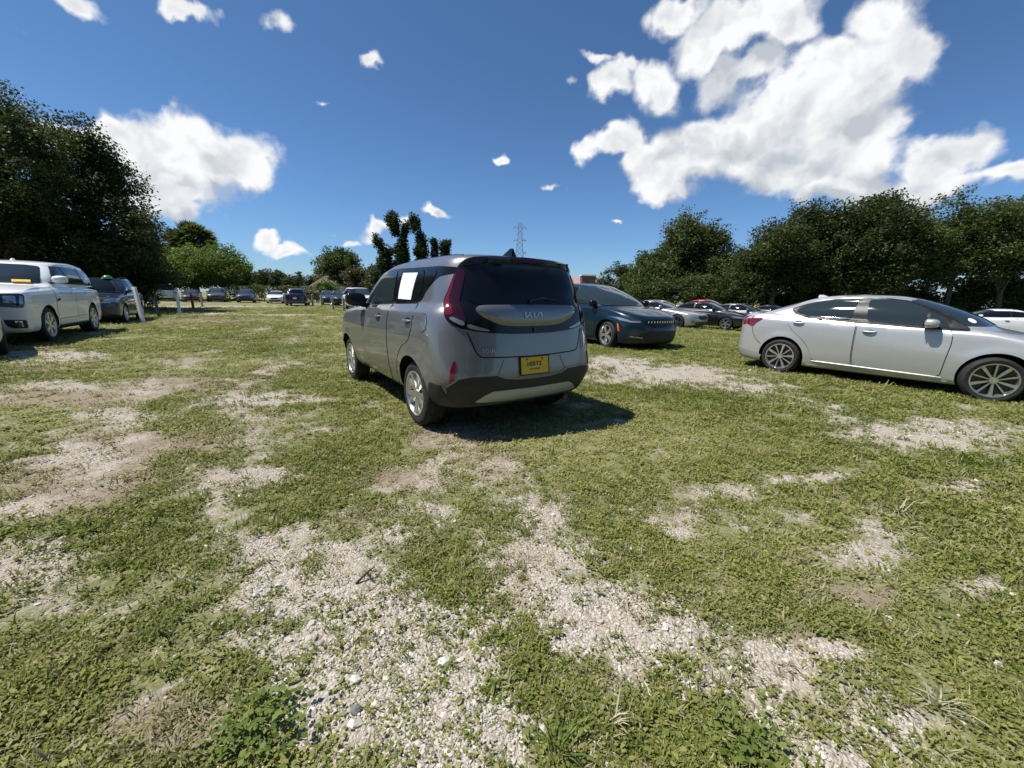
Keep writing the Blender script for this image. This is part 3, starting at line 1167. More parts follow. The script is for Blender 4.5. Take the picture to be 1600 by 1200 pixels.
GX = axis([(-600, -120, 60), (-120, -40, 8), (-40, -12, 1.0), (-12, -5, .14), (-5, 5, .04), (5, 12, .14), (12, 40, 1.0), (40, 120, 8), (120, 600, 60)])
GY = axis([(-300, -60, 40), (-60, -4, 4), (-4, .2, .3), (.2, 4.5, .035), (4.5, 9, .07), (9, 18, .2), (18, 40, .8), (40, 120, 5), (120, 900, 65)])
gxx, gyy = np.meshgrid(GX, GY)
gzz = ground_z(gxx, gyy)
nxg, nyg = len(GX), len(GY)
gme = bpy.data.meshes.new('ground')
gv = np.stack([gxx.ravel(), gyy.ravel(), gzz.ravel()], 1)
idx = np.arange(nxg * nyg).reshape(nyg, nxg)
gq = np.stack([idx[:-1, :-1], idx[:-1, 1:], idx[1:, 1:], idx[1:, :-1]], -1).reshape(-1, 4)


def quick_mesh(me, V, Q):
    V = np.asarray(V, np.float32)
    Q = np.asarray(Q, np.int32)
    k = Q.shape[1]
    me.vertices.add(len(V))
    me.vertices.foreach_set('co', V.ravel())
    me.loops.add(Q.size)
    me.loops.foreach_set('vertex_index', Q.ravel())
    me.polygons.add(len(Q))
    me.polygons.foreach_set('loop_start', np.arange(0, Q.size, k, dtype=np.int32))
    me.polygons.foreach_set('loop_total', np.full(len(Q), k, np.int32))
    me.update(calc_edges=True)
    me.validate()


quick_mesh(gme, gv, gq)
gme.polygons.foreach_set('use_smooth', np.ones(len(gq), bool))
for nm, fn in (('gravel', gravel_at), ('dry', dry_at), ('lush', lush_at)):
    at = gme.attributes.new(nm, 'FLOAT', 'POINT')
    at.data.foreach_set('value', fn(gxx.ravel(), gyy.ravel()).astype(np.float32))


def ground_material():
    m, t, out = new_mat('ground_cover')
    g = t.new('ShaderNodeNewGeometry')
    P = g.outputs['Position']
    gr, dr, lu = t.attr('gravel').outputs['Fac'], t.attr('dry').outputs['Fac'], t.attr('lush').outputs['Fac']
    fine = t.noise(P, 26.0, 4.0, .65)
    mid = t.noise(P, 3.0, 4.0, .6)
    big = t.noise(P, .35, 3.0, .55)
    speck = t.noise(P, 95.0, 3.0, .7)
    # turf seen between and beyond the plants: thatch, soil, stone crumbs and painted blade shade
    c1 = t.mix(lu, (.235, .225, .095), (.120, .165, .036))
    c1 = t.mix(t.smooth(fine, .38, .70), t.mix(.45, c1, (.085, .080, .042)), c1)  # fine dark speckle puts the shade among grass blades into the colour
    c1 = t.mix(t.math('MULTIPLY', t.smooth(mid, .42, .75), .65), c1, (.25, .21, .135))
    c1 = t.mix(t.math('MULTIPLY', t.smooth(speck, .55, .72), .75), c1, (.42, .39, .33))
    dryc = t.mix(fine, (.15, .115, .078), (.32, .27, .195))
    c1 = t.mix(t.smooth(t.math('MULTIPLY_ADD', t.math('SUBTRACT', fine, .5), .6, dr), .30, .75), c1, dryc)
    # gravel
    v = t.new('ShaderNodeTexVoronoi', feature='F1')
    t.put(v.inputs['Vector'], P)
    v.inputs['Scale'].default_value = 85.0
    v2 = t.new('ShaderNodeTexVoronoi', feature='F1')
    t.put(v2.inputs['Vector'], P)
    v2.inputs['Scale'].default_value = 30.0
    sep = t.new('ShaderNodeSeparateColor')
    t.l.new(v.outputs['Color'], sep.inputs[0])
    stone = t.mix(sep.outputs[0], (.31, .272, .225), (.53, .485, .42))
    dust = t.mix(mid, (.36, .305, .24), (.50, .44, .365))
    stone = t.mix(t.smooth(t.noise(P, 5.0, 3.0), .36, .60), stone, dust)
    stone = t.mix(t.smooth(v.outputs['Distance'], .5, .9), stone, (.27, .235, .195))
    stone = t.mix(t.math('MULTIPLY', t.smooth(big, .45, .7), .35), stone, (.33, .27, .21))
    k = t.smooth(t.math('MULTIPLY_ADD', t.math('SUBTRACT', fine, .5), 1.0, gr), .26, .84)
    col = t.mix(k, c1, stone)
    b = pbsdf(t, out, Base_Color=col, Roughness=.95)
    b.inputs['Specular IOR Level'].default_value = .15
    hgt = t.math('ADD', t.math('MULTIPLY', fine, .6), t.math('MULTIPLY', speck, .5))
    hgt = t.math('ADD', hgt, t.math('MULTIPLY', t.math('MULTIPLY', v.outputs['Distance'], -.8), k))
    hgt = t.math('ADD', hgt, t.math('MULTIPLY', t.math('MULTIPLY', v2.outputs['Distance'], -.7), k))
    bp = t.new('ShaderNodeBump')
    bp.inputs['Strength'].default_value = .75
    bp.inputs['Distance'].default_value = .018
    t.l.new(hgt, bp.inputs['Height'])
    t.l.new(bp.outputs[0], b.inputs['Normal'])
    return m


gme.materials.append(ground_material())
ground = bpy.data.objects.new('ground', gme)
link(ground)
tag(ground, 'worn grass lot with bare limestone gravel patches', kind='structure')


# ------------------------------------------------------------------ foliage
def mat_leaf(name, c0, c1, trans=.35, rough=.5, kind='GEOMETRY', dry=None):
    m, t, out = new_mat(name)
    a = t.attr('tint', kind).outputs['Fac']
    c = t.mix(a, c0, c1)
    if dry is not None:
        c = t.mix(t.attr('dryness', kind).outputs['Fac'], c, dry)
    d = t.new('ShaderNodeBsdfPrincipled')
    t.put(d.inputs['Base Color'], c)
    d.inputs['Roughness'].default_value = rough
    d.inputs['Specular IOR Level'].default_value = .15
    tr = t.new('ShaderNodeBsdfTranslucent')
    t.put(tr.inputs['Color'], t.mix(.5, c, (.16, .20, .03), 'MIX'))
    mx = t.new('ShaderNodeMixShader')
    mx.inputs[0].default_value = trans
    t.l.new(d.outputs[0], mx.inputs[1])
    t.l.new(tr.outputs[0], mx.inputs[2])
    t.l.new(mx.outputs[0], out.inputs['Surface'])
    return m


M['bark'] = mat_simple('bark', (.085, .070, .056), .9, 0, 0, .2, .4, 7, .6)
M['leaf_oak'] = mat_leaf('oak_leaves', (.018, .028, .011), (.082, .102, .036), .22)
M['leaf_mid'] = mat_leaf('mixed_leaves', (.030, .048, .016), (.115, .142, .048), .28)
M['leaf_bright'] = mat_leaf('bright_leaves', (.062, .112, .022), (.155, .235, .048), .42)
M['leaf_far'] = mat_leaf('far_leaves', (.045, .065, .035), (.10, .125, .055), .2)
M['leaf_brown'] = mat_leaf('russet_leaves', (.050, .042, .026), (.12, .095, .055), .2)
M['leaf_vine'] = mat_leaf('vine_leaves', (.016, .032, .014), (.040, .068, .024), .2)


def leaf_quads(C, size, rng, up=.35, asp=.72):
    """kite shaped leaves at the points C"""
    n = len(C)
    a = rng.normal(size=(n, 3))
    a[:, 2] *= .6
    a /= np.linalg.norm(a, axis=1, keepdims=True) + 1e-9
    nn = rng.normal(size=(n, 3))
    nn[:, 2] = np.abs(nn[:, 2]) + up
    b = np.cross(nn, a)
    b /= np.linalg.norm(b, axis=1, keepdims=True) + 1e-9
    s = size * rng.uniform(.6, 1.35, (n, 1))
    c = np.cross(a, b)
    p0 = C - a * s * .5
    p1 = C + b * s * asp * .5 - a * s * .05 + c * s * .12
    p2 = C + a * s * .5
    p3 = C - b * s * asp * .5 - a * s * .05 + c * s * .12
    V = np.stack([p0, p1, p2, p3], 1).reshape(-1, 3)
    return V, np.arange(4 * n).reshape(n, 4)


def leaf_object(name, V, Q, tint, mat, parent, kind=None):
    me = bpy.data.meshes.new(name)
    quick_mesh(me, V, Q)
    at = me.attributes.new('tint', 'FLOAT', 'FACE')
    at.data.foreach_set('value', np.clip(tint, 0, 1).astype(np.float32))
    me.materials.append(mat)
    o = bpy.data.objects.new(name, me)
    link(o, parent)
    if kind:
        o['kind'] = kind
    return o


def lobes_crown(lobes, rng, clump_r, n_clumps, per, size, shell=.55, flat=.75):
    """clumps of leaves spread through rounded masses, thicker towards the outside, with gaps"""
    L = np.array(lobes, float)
    vol = L[:, 3] * L[:, 4] * L[:, 5]
    pick = rng.choice(len(L), n_clumps, p=vol / vol.sum())
    d = rng.normal(size=(n_clumps, 3))
    d /= np.linalg.norm(d, axis=1, keepdims=True)
    r = shell + (1.06 - shell) * rng.random(n_clumps) ** .6
    r += rng.normal(size=n_clumps) * .05
    r *= 1 + .24 * rng.random(n_clumps) * (rng.random(n_clumps) < .22)
    C = L[pick, :3] + d * r[:, None] * L[pick, 3:6]
    ct = rng.random(n_clumps)
    k = rng.integers(int(per * .5), int(per * 1.5), n_clumps)
    rep = np.repeat(np.arange(n_clumps), k)
    off = np.clip(rng.normal(size=(len(rep), 3)), -1.5, 1.5) * clump_r * .5
    off[:, 2] *= flat
    P = C[rep] + off
    V, Q = leaf_quads(P, size, rng)
    tint = ct[rep] ** 1.5 * .75 + rng.random(len(rep)) * .3
    return V, Q, tint


def auto_lobes(rng, h, spread, base, n, ry=None):
    out = []
    cz = (h + base) / 2
    hz = (h - base) / 2
    for k in range(n):
        a = 2 * math.pi * (k + rng.random()) / n * 2.4
        el = rng.uniform(-.75, 1.0)
        rr = math.sqrt(max(0, 1 - el * el * .8))
        ls = rng.uniform(.36, .56)
        out.append((math.cos(a) * spread * rr * (1 - ls) * 1.05, math.sin(a) * (ry or spread) * rr * (1 - ls) * 1.05, cz + el * hz * (1 - ls * .8), spread * ls, (ry or spread) * ls, hz * ls * rng.uniform(.75, 1.1)))
    out.append((0, 0, cz, spread * .45, (ry or spread) * .45, hz * .55))
    # keep the highest lobe at the wanted height
    top = max(l[2] + l[5] for l in out)
    return [(l[0], l[1], l[2] + (h - top) * .9, l[3], l[4], l[5]) for l in out]


def tree(name, label, loc, h, spread, base, mat, seed, n_lobes=11, n_clumps=260, per=50, size=.22, clump=.8, trunk=.22, group=None, cat='tree', shell=.42, limbs=True, ry=None, flat=.75, lobes=None):
    rng = np.random.default_rng(seed)
    z0 = float(ground_z(np.array([loc[0]]), np.array([loc[1]]))[0])
    root = empty(name, (loc[0], loc[1], z0))
    tag(root, label, cat, group)
    lb = lobes or auto_lobes(rng, h, spread, base, n_lobes, ry)
    V, Q, tint = lobes_crown(lb, rng, clump, n_clumps, per, size, shell, flat)
    V[:, 2] = np.maximum(V[:, 2], .05)
    leaf_object('crown', V, Q, tint, M[mat], root)
    tb = MB()
    topz = base + (h - base) * .55
    lean = rng.normal(size=2) * .25
    pts = [(0, 0, -.25), (0, 0, .05)] + [(lean[0] * t + rng.normal() * .06, lean[1] * t + rng.normal() * .06, topz * t) for t in (.2, .45, .7, 1.0)]
    tb.tube(pts, [trunk * 1.5, trunk * 1.25, trunk * 1.0, trunk * .85, trunk * .6, trunk * .3], 9)
    tr = tb.build('trunk', M['bark'], root, 60)
    if limbs:
        for l in lb[:9]:
            s = np.array(pts[3]) * rng.uniform(.7, 1.25)
            s[:2] = np.array(pts[3])[:2]
            e = np.array(l[:3])
            mid = (s + e) / 2 + np.array([0, 0, -.12 * np.linalg.norm(e - s)]) + rng.normal(size=3) * .2
            e2 = e + (e - s) * .12
            lm = MB()
            lm.tube([s, (s * .6 + mid * .4), mid, e, e2], [trunk * .5, trunk * .42, trunk * .32, trunk * .18, trunk * .05], 6)
            lm.build('limb', M['bark'], tr, 60)
    return root


G_LEFT = 'tall dark oaks at the left edge'
tree('oak_tree', 'tall dark oak over the white SUV at the left frame edge', (-27.9, 22.5, 0), 10.6, 3.9, 1.2, 'leaf_oak', 11, 12, 540, 95, .15, .68, .32, G_LEFT, lobes=[(3.34, -1.08, 8.65, 1.49, 1.49, 1.42), (4.13, -0.68, 8.38, 1.24, 1.24, 1.18), (-0.36, 0.78, 9.78, 2.21, 2.21, 2.1), (-1.4, 0.21, 9.25, 2.15, 2.15, 2.05), (3.14, -1.06, 6.71, 2.03, 2.03, 1.93), (3.85, -0.17, 6.5, 1.48, 1.48, 1.41), (0.1, -0.05, 6.15, 2.48, 2.48, 2.36), (1.39, -0.88, 4.45, 2.05, 2.05, 1.95), (1.67, 0.61, 4.38, 1.9, 1.9, 1.8), (1.34, -1.0, 2.38, 1.7, 1.7, 1.61), (-1.85, -0.28, 2.88, 2.11, 2.11, 2.0)])
tree('oak_tree', 'dark oak with a sloping right side above the dark blue SUV', (-25.0, 25.0, 0), 9.6, 3.3, .9, 'leaf_oak', 12, 12, 450, 95, .15, .66, .30, G_LEFT, lobes=[(0.05, 0.04, 9.4, 1.19, 1.19, 1.13), (-0.9, -0.18, 8.78, 1.29, 1.29, 1.23), (0.86, 0.23, 8.53, 1.2, 1.2, 1.14), (1.29, 0.62, 7.33, 1.21, 1.21, 1.15), (-1.12, 1.19, 7.07, 1.74, 1.74, 1.65), (2.82, -0.56, 5.53, 1.04, 1.04, 0.99), (0.7, 0.39, 5.13, 1.69, 1.69, 1.6), (-1.69, 0.51, 4.37, 1.81, 1.81, 1.72), (2.72, -0.54, 3.87, 1.01, 1.01, 0.96), (0.94, -1.3, 2.77, 1.5, 1.5, 1.42)])
tree('oak_tree', 'lower dark oak, rightmost of the left group, next to the round green tree', (-26.6, 28.5, 0), 6.6, 2.7, .3, 'leaf_oak', 13, 9, 380, 85, .15, .65, .22, G_LEFT, lobes=[(0.43, 1.23, 5.95, 0.8, 0.8, 0.76), (1.86, -0.52, 3.85, 0.88, 0.88, 0.84), (0.46, -0.48, 3.0, 1.59, 1.59, 1.51), (-1.76, 0.22, 2.15, 1.73, 1.73, 1.64), (-0.12, -0.07, 1.3, 1.35, 1.35, 1.28), (1.38, 0.71, 5.12, 0.46, 0.46, 0.44)])
tree('oak_tree', 'dark oak cut by the left frame edge, outermost of its group', (-34.8, 25.0, 0), 10.8, 5.0, 1.0, 'leaf_oak', 14, 13, 600, 70, .20, 1.0, .30, G_LEFT)
tree('shrub', 'dark shrub under the oaks behind the white SUV', (-27.5, 23.8, 0), 3.4, 3.4, .1, 'leaf_oak', 15, 8, 200, 50, .16, .6, .08, 'shrubs under the left oaks', 'shrub', limbs=False, ry=1.5)
tree('shrub', 'dark shrub under the oaks behind the dark blue SUV', (-24.5, 26.0, 0), 3.0, 3.0, .1, 'leaf_oak', 16, 8, 200, 50, .16, .6, .08, 'shrubs under the left oaks', 'shrub', limbs=False, ry=1.5)

# round bright tree above the far row of cars
tree('broad_tree', 'wide round bright green tree arching over the far row of cars', (-46.0, 58.5, 0), 7.7, 7.4, 1.4, 'leaf_bright', 21, 18, 900, 60, .30, 1.0, .30, None, 'tree', shell=.62)
tree('tree', 'thin dark tree tip right of the wide round tree', (-42.0, 63.0, 0), 5.8, 1.3, .8, 'leaf_mid', 22, 5, 70, 40, .3, .6, .12, None)
tree('tree', 'hazy dark tree far behind the palm', (-65.0, 76.0, 0), 9.0, 4.0, 1.0, 'leaf_far', 23, 8, 130, 40, .5, 1.2, .2, None)

# cabbage palm with a round head
def palm(label, loc, h, rad, seed, n=46, mat='leaf_mid', fan=True, trunk=.20):
    rng = np.random.default_rng(seed)
    z0 = float(ground_z(np.array([loc[0]]), np.array([loc[1]]))[0])
    root = empty('palm_tree', (loc[0], loc[1], z0))
    tag(root, label, 'palm')
    tb = MB()
    ht = h - rad
    tb.tube([(0, 0, -.2), (.05, 0, ht * .5), (0, .05, ht)], [trunk * 1.1, trunk, trunk], 10)
    tb.build('trunk', M['bark'], root, 60)
    VV, QQ, TT = [], [], []
    for k in range(n):
        az = rng.random() * 2 * math.pi
        el = math.asin(rng.uniform(-.75, 1.0))
        d = np.array([math.cos(az) * math.cos(el), math.sin(az) * math.cos(el), math.sin(el)])
        side = np.cross(d, [0, 0, 1.0]); side /= np.linalg.norm(side) + 1e-9
        rl = rng.uniform(-1.2, 1.2)
        up = np.cross(side, d)
        side, up = side * math.cos(rl) + up * math.sin(rl), up * math.cos(rl) - side * math.sin(rl)
        o = np.array([0, 0, ht])
        L = rad * rng.uniform(.85, 1.1)
        tt = rng.random()
        if fan:
            hub = o + d * L * .55
            for j in range(15):
                a = -1.25 + 2.5 * j / 14
                dd = d * math.cos(a) + side * math.sin(a)
                tip = hub + dd * L * .52 * (1 - .12 * abs(a)) - np.array([0, 0, .16 * L * rng.random()])
                w = np.cross(dd, up) * L * .05
                base = len(VV)
                mid = (hub + tip) / 2 + up * .02
                VV += [hub, mid + w, tip, mid - w]
                QQ.append([base, base + 1, base + 2, base + 3]); TT.append(tt * .7 + rng.random() * .3)
            base = len(VV)
            w = side * .02 * L
            VV += [o - w, o + w, hub + w, hub - w]; QQ.append([base, base + 1, base + 2, base + 3]); TT.append(.6)
        else:
            for j in range(16):
                s = (j + 1) / 16
                p = o + d * L * s - np.array([0, 0, .55 * L * s * s])
                for sg in (1, -1):
                    tip = p + side * sg * L * .22 * (1 - .6 * s) - np.array([0, 0, .14 * L]) + d * L * .08
                    base = len(VV)
                    w = d * L * .03
                    VV += [p - w, p + w, tip + w * .3, tip - w * .3]; QQ.append([base, base + 1, base + 2, base + 3]); TT.append(tt)
    leaf_object('crown', np.array(VV), np.array(QQ), np.array(TT), M[mat], root)
    return root


palm('round headed cabbage palm rising behind the wide bright green tree', (-52.0, 67.0, 0), 12.6, 3.5, 31, 130, 'leaf_mid')
palm('slim feathery palm on the skyline left of the brown gable', (-44.5, 85.0, 0), 6.4, 1.5, 32, 16, 'leaf_far', False, .13)

# hedge behind the far row
def hedge(label, a, b, h, th, seed, mat='leaf_mid'):
    rng = np.random.default_rng(seed)
    A, B = np.array(a), np.array(b)
    ln = np.linalg.norm(B - A)
    root = empty('hedge', (A[0], A[1], 0), math.atan2(B[1] - A[1], B[0] - A[0]))
    tag(root, label, 'hedge')
    n = int(ln * 330)
    x = rng.random(n) * ln
    y = rng.normal(size=n) * th * .28
    z = h * rng.random(n) ** .7 * (1 + .06 * np.sin(x * 1.3)) + rng.normal(size=n) * .05
    V, Q = leaf_quads(np.stack([x, y, np.maximum(z, .03)], 1), .22, rng)
    leaf_object('foliage', V, Q, .5 * rng.random(n) + .5 * vnoise(x * .8, z * 1.2, 3), M[mat], root)
    sb = MB()
    for k in range(int(ln / .8)):
        xx = .4 + k * .8
        sb.tube([(xx, 0, -.1), (xx + .1, 0, h * .6)], [.04, .02], 5)
    s_ = sb.build('stems', M['bark'], root)
    s_['kind'] = 'stuff'
    return root


hedge('long clipped hedge behind the far row of cars, from the round tree to the gable', (-41.0, 57.0), (-25.5, 54.0), 2.1, 1.5, 41)

# skyline beyond the hedge
far = [((-63.0, 96, 0), 5.6, 2.5, 'hazy small tree on the skyline right of the wide round tree'), ((-59.0, 95, 0), 6.5, 2.7, 'hazy domed tree on the skyline above the small white sedan'), ((-55.2, 96, 0), 5.8, 3.0, 'hazy wide tree on the skyline left of the slim palm'), ((-51.5, 95, 0), 5.2, 2.5, 'hazy low tree on the skyline just left of the slim palm'), ((-48.0, 98, 0), 5.2, 2.4, 'hazy tree on the skyline between the slim palm and the gable')]
for k, (p, h, s, lab) in enumerate(far):
    tree('tree', lab, p, h, s, .5, 'leaf_far', 50 + k, 7, 100, 40, .42, 1.0, .18, 'hazy trees on the far left skyline')
tree('broad_tree', 'round dark green tree standing above the brown gable', (-36.8, 85.5, 0), 10.4, 5.2, 1.6, 'leaf_mid', 61, 12, 330, 45, .42, 1.1, .3, None)
tree('shrub', 'bright yellow green bush in front of the brown gable', (-28.2, 62.0, 0), 3.2, 2.1, .1, 'leaf_bright', 62, 6, 120, 45, .25, .6, .1, None, 'bush', limbs=False)
tree('tree', 'russet brown tree left of the vine covered trunks', (-27.3, 72.0, 0), 5.6, 3.2, .6, 'leaf_brown', 63, 8, 170, 45, .32, .9, .2, None)
tree('tree', 'grey green tree between the russet tree and the vine covered trunks', (-22.8, 70.0, 0), 6.0, 3.0, .6, 'leaf_far', 64, 8, 150, 45, .36, .9, .2, None)
tree('tree', 'low tree behind the hatchback, right of the vine covered trunks', (-6.0, 66.0, 0), 5.0, 3.6, .4, 'leaf_mid', 65, 8, 150, 45, .34, .9, .2, None)
tree('tree', 'low tree hidden behind the hatchback roof', (4.5, 70.0, 0), 5.0, 4.0, .4, 'leaf_mid', 66, 8, 150, 45, .34, .9, .2, None)


# tall snags wrapped in vines
def snag(label, base, path, seed, heads):
    rng = np.random.default_rng(seed)
    root = empty('vine_covered_trunk', (base[0], base[1], 0))
    tag(root, label, 'tree trunk', 'vine covered trunks behind the grey hatchback')
    tb = MB()
    P = [np.array(p[:3], float) for p in path]
    tb.tube([(0, 0, -.2)] + P, [.30] + [max(.08, .26 * (1 - .7 * k / len(P))) for k in range(len(P))], 8)
    tb.build('trunk', M['bark'], root, 60)
    lob = []
    for (p, q) in zip(path[:-1], path[1:]):
        n = max(2, int(np.linalg.norm(np.array(q[:3]) - np.array(p[:3])) / .5))
        for k in range(n):
            t = k / n
            c = [p[i] * (1 - t) + q[i] * t for i in range(4)]
            r = c[3] * rng.uniform(.50, .92)
            lob.append((c[0] + rng.normal() * .16, c[1] + rng.normal() * .1, c[2], r, r, .75))
    for (hx, hy, hz, ra, rb, rc) in heads:
        for k in range(7):
            u = rng.normal(size=3)
            u /= np.linalg.norm(u)
            q = rng.uniform(.38, .62)
            lob.append((hx + u[0] * ra * .55, hy + u[1] * rb * .5, hz + u[2] * rc * .65, ra * q, rb * q, rc * q * 1.25))
    V, Q, T = lobes_crown(lob, rng, .34, int(52 * len(lob)), 14, .21, .25, 1.3)
    V[:, 2] = np.maximum(V[:, 2], .05)
    leaf_object('vine_leaves', V, Q, T, M['leaf_vine'], root)
    return root


snag('stout vine covered trunk with a small ball on top, leftmost of the group', (-15.6, 50, 0), [(0, 0, .3, 1.3), (.1, 0, 3.5, 1.15), (.1, 0, 5.6, .95), (-.3, 0, 6.6, .45), (-.6, 0, 7.3, .4)], 71, [(-.7, 0, 7.6, .62, .6, .55), (.75, 0, 6.1, .62, .6, .6)])
snag('tallest vine covered trunk, forked into two ragged heads', (-13.7, 50, 0), [(0, 0, .3, 1.15), (.05, 0, 4.5, .95), (.15, 0, 7.0, .75), (.25, 0, 8.3, .6)], 72, [(-.75, 0, 9.4, .78, .7, .95), (-1.0, 0, 10.0, .5, .5, .6), (.72, 0, 9.2, .55, .5, .85), (-.55, 0, 8.6, .5, .5, .5)])
snag('leaning vine covered trunk with a pointed top', (-11.3, 50, 0), [(0, 0, .3, .9), (.05, 0, 4.0, .85), (.1, 0, 6.4, .9), (.0, 0, 7.6, .6), (-.3, 0, 8.5, .45)], 73, [(-.55, 0, 9.3, .5, .5, .9), (-.85, 0, 10.0, .36, .36, .45)])
snag('thin bare vine wisp between two vine covered trunks', (-9.6, 50, 0), [(0, 0, .3, .4), (.1, 0, 5.0, .30), (-.1, 0, 7.4, .20)], 74, [(-.15, 0, 7.5, .3, .3, .3)])
snag('short vine covered trunk with an oval head, rightmost of the group', (-8.4, 50, 0), [(0, 0, .3, .8), (0, 0, 5.0, .6), (.1, 0, 6.5, .62)], 75, [(.1, 0, 7.0, .72, .7, .7)])

# ---- right: mixed wood and tall oaks
G_R1 = 'mixed trees behind the teal minivan'
tree('tree', 'hazy distant tree right of the hatchback, left of two', (24.4, 110, 0), 9.6, 5.4, .6, 'leaf_far', 81, 8, 170, 45, .5, 1.2, .2, G_R1)
tree('tree', 'hazy distant tree beside the tall mixed wood, right of two', (29.0, 105, 0), 10.2, 4.4, .6, 'leaf_far', 82, 8, 160, 45, .5, 1.2, .2, G_R1)
tree('tree', 'small dark tree at the left end of the mixed wood', (18.3, 60, 0), 8.3, 1.8, 1.0, 'leaf_mid', 83, 6, 110, 45, .3, .7, .15, G_R1)
tree('tree', 'left shoulder of the mixed wood, a broad tree above the teal minivan', (19.6, 56.5, 0), 8.4, 4.0, .2, 'leaf_mid', 84, 13, 560, 55, .28, 1.0, .25, G_R1)
tree('tree', 'tallest tree of the mixed wood, peaked above the silver coupe', (24.2, 57, 0), 12.6, 4.9, .2, 'leaf_mid', 85, 15, 800, 55, .28, 1.05, .3, G_R1)
tree('tree', 'right shoulder of the mixed wood before the gap to the oaks', (28.6, 54, 0), 8.4, 3.8, .2, 'leaf_mid', 86, 13, 560, 55, .28, 1.0, .25, G_R1)
G_R2 = 'tall oaks behind the silver sedan'
oaks = [((27.8, 43.5, 0), 10.3, 3.9, .8, 'leftmost of the tall oaks, above the tail of the silver sedan'), ((32.0, 44.5, 0), 11.8, 4.3, 1.5, 'second tall oak from the left, above the rear door of the silver sedan'), ((36.0, 42.5, 0), 12.1, 4.3, 1.4, 'third tall oak from the left, above the front door of the silver sedan'), ((40.8, 43.5, 0), 11.1, 4.3, 2.6, 'tall oak with bare lower trunk showing sky, above the windshield of the silver sedan'), ((45.2, 42.5, 0), 12.6, 4.2, 3.0, 'tall thin-crowned oak next to the right frame edge'), ((49.5, 41.5, 0), 12.2, 4.2, 2.2, 'tall oak cut by the right frame edge')]
for k, (p, h, s, b_, lab) in enumerate(oaks):
    tree('oak_tree', lab, p, h, s, b_, 'leaf_oak' if k < 3 else 'leaf_mid', 90 + k, 12, 760 if k < 3 else 480, 55, .24, .95, .26, G_R2)
tree('oak_tree', 'outermost tall oak beyond the right frame edge', (56.0, 42.5, 0), 13.0, 4.6, 2.0, 'leaf_mid', 97, 12, 250, 50, .26, .9, .26, G_R2)
bush_at = [(17.5, 50.5, 'leaf_mid'), (22.5, 49.5, 'leaf_mid'), (27.5, 48.0, 'leaf_oak'), (31.0, 46.0, 'leaf_oak'), (35.0, 45.5, 'leaf_oak'), (39.5, 45.0, 'leaf_mid'), (44.0, 44.5, 'leaf_oak'), (49.0, 43.5, 'leaf_mid'), (54.0, 43.0, 'leaf_bright')]
where = ['behind the windshield of the teal minivan', 'behind the hood of the teal minivan', 'behind the black sedan', 'behind the grey car with paper', 'behind the trunk of the silver sedan', 'behind the rear door of the silver sedan', 'behind the front door of the silver sedan', 'behind the silver sedan windshield', 'bright, at the right frame edge']
for k, ((x, y, mt), wh) in enumerate(zip(bush_at, where)):
    tree('shrub', 'big bush at the foot of the wood, ' + wh, (x, y, 0), 3.6 + (k * 7 % 3) * .7 + .2, 3.2, .05, mt, 100 + k, 8, 300, 50, .22, .75, .08, 'bushes at the foot of the right wood', 'bush', limbs=False, ry=1.8)

# ---- trees behind the photographer, seen only as reflections in glass and paint
for k in range(9):
    x = -30 + 8.0 * k
    tree('tree', 'tree behind the viewpoint, outside the picture', (x, -24 - 5 * (k % 2), 0), 10.5 + (k % 3), 5.2, .6, 'leaf_oak', 120 + k, 9, 120, 45, .55, 1.5, .3, 'trees behind the viewpoint', limbs=False)


# ------------------------------------------------------------------ house, far building, pylon
M['roof_brown'] = mat_simple('brown_shingles', (.17, .125, .095), .85, 0, 0, .2, .2, 3, .3)
M['wall_tan'] = mat_simple('tan_wall', (.36, .31, .25), .85, 0, 0, .2, .1, 2)
M['wall_pink'] = mat_simple('pinkish_roof', (.34, .22, .20), .8, 0, 0, .2, .1, 2)
M['brick_dark'] = mat_simple('dark_brick', (.17, .10, .08), .85, 0, 0, .2, .2, 3)
M['white_paint'] = mat_simple('white_post_paint', (.66, .66, .64), .6, 0, 0, .3, .12, 9, .1)
M['steel'] = mat_simple('galvanised_steel', (.30, .33, .36), .55, .6)
M['wood_grey'] = mat_simple('weathered_wood', (.33, .31, .28), .85, 0, 0, .2, .3, 14, .4)
M['red_paint'] = mat_simple('red_post_paint', (.45, .03, .04), .5, 0, 0, .4, .15, 9)
M['black_post'] = mat_simple('black_post_paint', (.02, .021, .022), .5)

hs = empty('house', (-37.1, 80.0, 0))
tag(hs, 'house with a brown gabled roof beyond the hedge', 'house')
w_ = MB(); w_.box((0, 3, 1.2), (8.4, 8, 2.8)); w_.build('wall', M['wall_tan'], hs, 30, False)
rf_ = MB()
rf_.add([(-4.6, -1.6, 1.25), (4.6, -1.6, 1.25), (4.6, 7.6, 1.25), (-4.6, 7.6, 1.25), (0, 1.0, 4.75), (0, 5.0, 4.75), (-4.6, -1.6, 1.1), (4.6, -1.6, 1.1), (4.6, 7.6, 1.1), (-4.6, 7.6, 1.1)],
        [(0, 1, 4), (1, 2, 5, 4), (2, 3, 5), (3, 0, 4, 5), (6, 7, 1, 0), (7, 8, 2, 1), (8, 9, 3, 2), (9, 6, 0, 3), (9, 8, 7, 6)])
rf_.build('roof', M['roof_brown'], hs, 30, False)
wn = MB(); wn.box((1.8, -1.03, 1.1), (1.3, .06, 1.0)); wn.build('window', M['glass_dark'], hs, 30, False)

